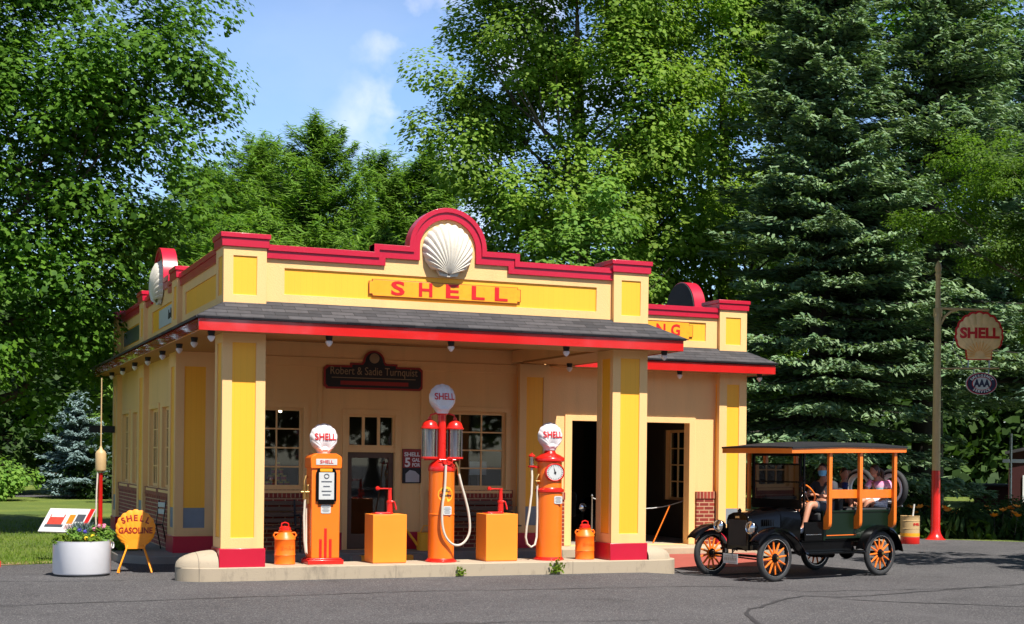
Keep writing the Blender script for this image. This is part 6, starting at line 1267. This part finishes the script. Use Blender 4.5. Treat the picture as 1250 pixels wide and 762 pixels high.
# driver (left seat, near side)
person('driver in a dark grey t-shirt and pale blue face mask holding the steering wheel', dict(pelvis=(-1.52, .33, 1.16), chest=(-1.60, .33, 1.50), neck=(-1.58, .33, 1.63), head=(-1.53, .33, 1.775),
    shl=(-1.60, .53, 1.55), ell=(-1.46, .62, 1.30), wrl=(-1.27, .50, 1.36), shr=(-1.60, .13, 1.55), elr=(-1.42, .08, 1.32), wrr=(-1.24, .17, 1.42),
    hil=(-1.46, .43, 1.14), knl=(-1.06, .47, 1.22), anl=(-.90, .50, .84), tol=(-.80, .50, .76), hir=(-1.46, .24, 1.14), knr=(-1.08, .20, 1.20), anr=(-.94, .20, .76), tor=(-.82, .20, .72),
    handl=(.9, -.25, .25), palml=(0, -.3, -1), handr=(.9, .2, .2), palmr=(0, .3, -1)), (.85, .62, -.06), 1.08, 'shirt_grey', 'denim', 'hair_dark', mask=True)
# front passenger
person('front passenger in a wine red shirt sitting beside the driver behind the windshield', dict(pelvis=(-1.50, -.28, 1.16), chest=(-1.56, -.28, 1.48), neck=(-1.54, -.28, 1.60), head=(-1.48, -.28, 1.735),
    shl=(-1.56, -.10, 1.52), ell=(-1.36, -.06, 1.34), wrl=(-1.14, -.10, 1.42), shr=(-1.56, -.46, 1.52), elr=(-1.34, -.50, 1.38), wrr=(-1.08, -.46, 1.50),
    hil=(-1.44, -.19, 1.13), knl=(-1.04, -.18, 1.18), anl=(-.92, -.18, .76), tol=(-.82, -.18, .70), hir=(-1.44, -.37, 1.13), knr=(-1.04, -.38, 1.18), anr=(-.92, -.38, .76), tor=(-.82, -.38, .70)), (.9, .45, -.05), .96, 'shirt_wine', 'denim', 'hair_brown')
# boy on the rear bench, one arm up to the middle post
person('boy in a navy shirt in the back seat reaching one arm up to the post', dict(pelvis=(-2.560, -0.160, 1.250), chest=(-2.590, -0.140, 1.480), neck=(-2.590, -0.130, 1.580), head=(-2.580, -0.110, 1.710),
    shl=(-2.460, 0.000, 1.520), ell=(-2.360, 0.100, 1.340), wrl=(-2.440, 0.220, 1.240), shr=(-2.710, -0.220, 1.520), elr=(-2.860, -0.320, 1.580), wrr=(-3.040, -0.420, 1.720),
    hil=(-2.500, -0.120, 1.240), knl=(-2.420, 0.180, 1.260), anl=(-2.400, 0.220, 0.940), tol=(-2.380, 0.300, 0.900), hir=(-2.660, -0.140, 1.240), knr=(-2.640, 0.160, 1.260), anr=(-2.640, 0.200, 0.940), tor=(-2.640, 0.280, 0.900)), (.35, 1, -.1), .80, 'shirt_navy', 'denim', 'hair_brown')
# girl at the back in tie-dye
person('girl in a pink tie-dye t-shirt at the rear of the car, hair tied back', dict(pelvis=(-2.950, 0.420, 1.240), chest=(-2.910, 0.400, 1.520), neck=(-2.870, 0.390, 1.630), head=(-2.810, 0.370, 1.765),
    shl=(-2.970, 0.540, 1.570), ell=(-2.890, 0.600, 1.360), wrl=(-2.690, 0.520, 1.240), shr=(-2.850, 0.240, 1.570), elr=(-2.690, 0.220, 1.380), wrr=(-2.530, 0.280, 1.240),
    hil=(-2.870, 0.480, 1.220), knl=(-2.510, 0.460, 1.250), anl=(-2.450, 0.400, 0.900), tol=(-2.370, 0.380, 0.860), hir=(-2.870, 0.330, 1.220), knr=(-2.530, 0.280, 1.250), anr=(-2.450, 0.260, 0.900), tor=(-2.370, 0.260, 0.860)), (.9, -.35, -.08), .92, 'tie_dye', 'stripe_blue', 'hair_brown', hair_long=True)

# ------------------------------------------------------------------ inside the garage: an old dark car behind a chain
gc = thing('parked_car', 'dark old car parked inside the garage with one bright headlight showing', 'car', (8.35, 6.6, .145), R(-90))
def G(nm, mb, mat, par=None, bevel=.01, **k): return mb.build(nm, mat, par or gc, bevel=bevel, **k)
G('body', xs_prism(.1, hoodsec(.27, .45, 1.05), -.9, hoodsec(.42, .45, 1.12)).box(-2.9, -.9, -.6, .6, .45, 1.15).box(-2.8, -1.0, -.58, .58, 1.15, 1.22), 'black'); G('roof', MB().box(-2.8, -1.0, -.62, .62, 1.85, 1.95).box(-2.8, -2.74, -.58, .58, 1.2, 1.86).box(-1.06, -1.0, -.58, -.52, 1.2, 1.86).box(-1.06, -1.0, .52, .58, 1.2, 1.86), 'black')
for x in (-.1, -2.4):
    for y in (.66, -.66):
        T = Matrix.Translation((x, y, .37)) @ Matrix.Rotation(PI/2, 4, 'X'); w_ = G('wheel', MB().ring(.31, .06, 30, 10, T), 'rubber', bevel=0); G('disc', MB().lathe([(.25, -.02), (.25, .02)], 24, T), 'black', w_, bevel=0)
        G('fender', fender(x, y, [(10, .50), (30, .47), (60, .45), (90, .45), (120, .45), (150, .48), (170, .52)]), 'black', bevel=0)
for y in (.40, -.40):
    T = Matrix.Translation((.12, y, .66)) @ Matrix.Rotation(PI/2, 4, 'Y'); h_ = G('headlight', MB().lathe([(.0001, -.12), (.05, -.10), (.075, -.04), (.082, 0)], 24, T), 'chrome', bevel=0); G('lens', MB().lathe([(.078, 0), (.05, .02), (.0001, .03)], 24, T, caps=False), 'chrome', h_, bevel=0)
t = thing('chain_barrier', 'pale chain sagging between two posts inside the garage door', 'chain', (0, 0, .145))
MB().lathe([(.13, 0), (.13, .02), (.02, .04), (.018, .92), (.03, .94), (.0001, .97)], 16, Matrix.Translation((8.3, 5.1, 0))).build('post', 'steel', t); MB().lathe([(.13, 0), (.13, .02), (.02, .04), (.018, .92), (.03, .94), (.0001, .97)], 16, Matrix.Translation((10.6, 5.2, 0))).build('post', 'steel', t)
MB().tube([(8.3+2.3*q/10, 5.1+.01*q, .90-.9*(q/10)*(1-q/10)) for q in range(11)], .010, 6).build('chain', 'plate_white', t)
t = thing('wooden_prop', 'thin orange wooden strut leaning inside the garage door by its right jamb', 'strut', (9.7, 4.75, .145)); MB().bar((-.22, 0, 0), (.18, .05, .75), .014).build('strut', 'woodorange', t)
t = thing('power_cable', 'black cable lying on the asphalt at the right end of the island', 'cable', (0, 0, 0)); MB().tube([(7.46, .30, .02), (7.6, .15, gz(7.6, 0)+.015), (7.9, .1, gz(7.9, 0)+.015), (8.4, .3, -.095), (9.2, .4, -.095)], .012, 6).build('cord', 'rubber', t)

broadleaf('unseen_roadside_tree', 'tree right of the view whose shade falls across the road', 'tree', (19.6, -4.6, -.1), [((0, 0, 7.5), (2.6, 2.6, 2.0)), ((-1.6, 2.6, 6.6), (1.7, 1.7, 1.2)), ((2.5, 2.5, 6.5), (2.2, 2.2, 1.5)), ((6, 0, 7), (3, 3, 2)), ((-4.0, 3.4, 6.2), (1.5, 1.1, .8)), ((-2.6, .6, 6.8), (1.8, 1.5, .9)), ((1.6, 4.2, 6.6), (2.4, 1.6, 1.0))], 150, 110, .16, .6, LEAF5, TL, .25, 7.5)
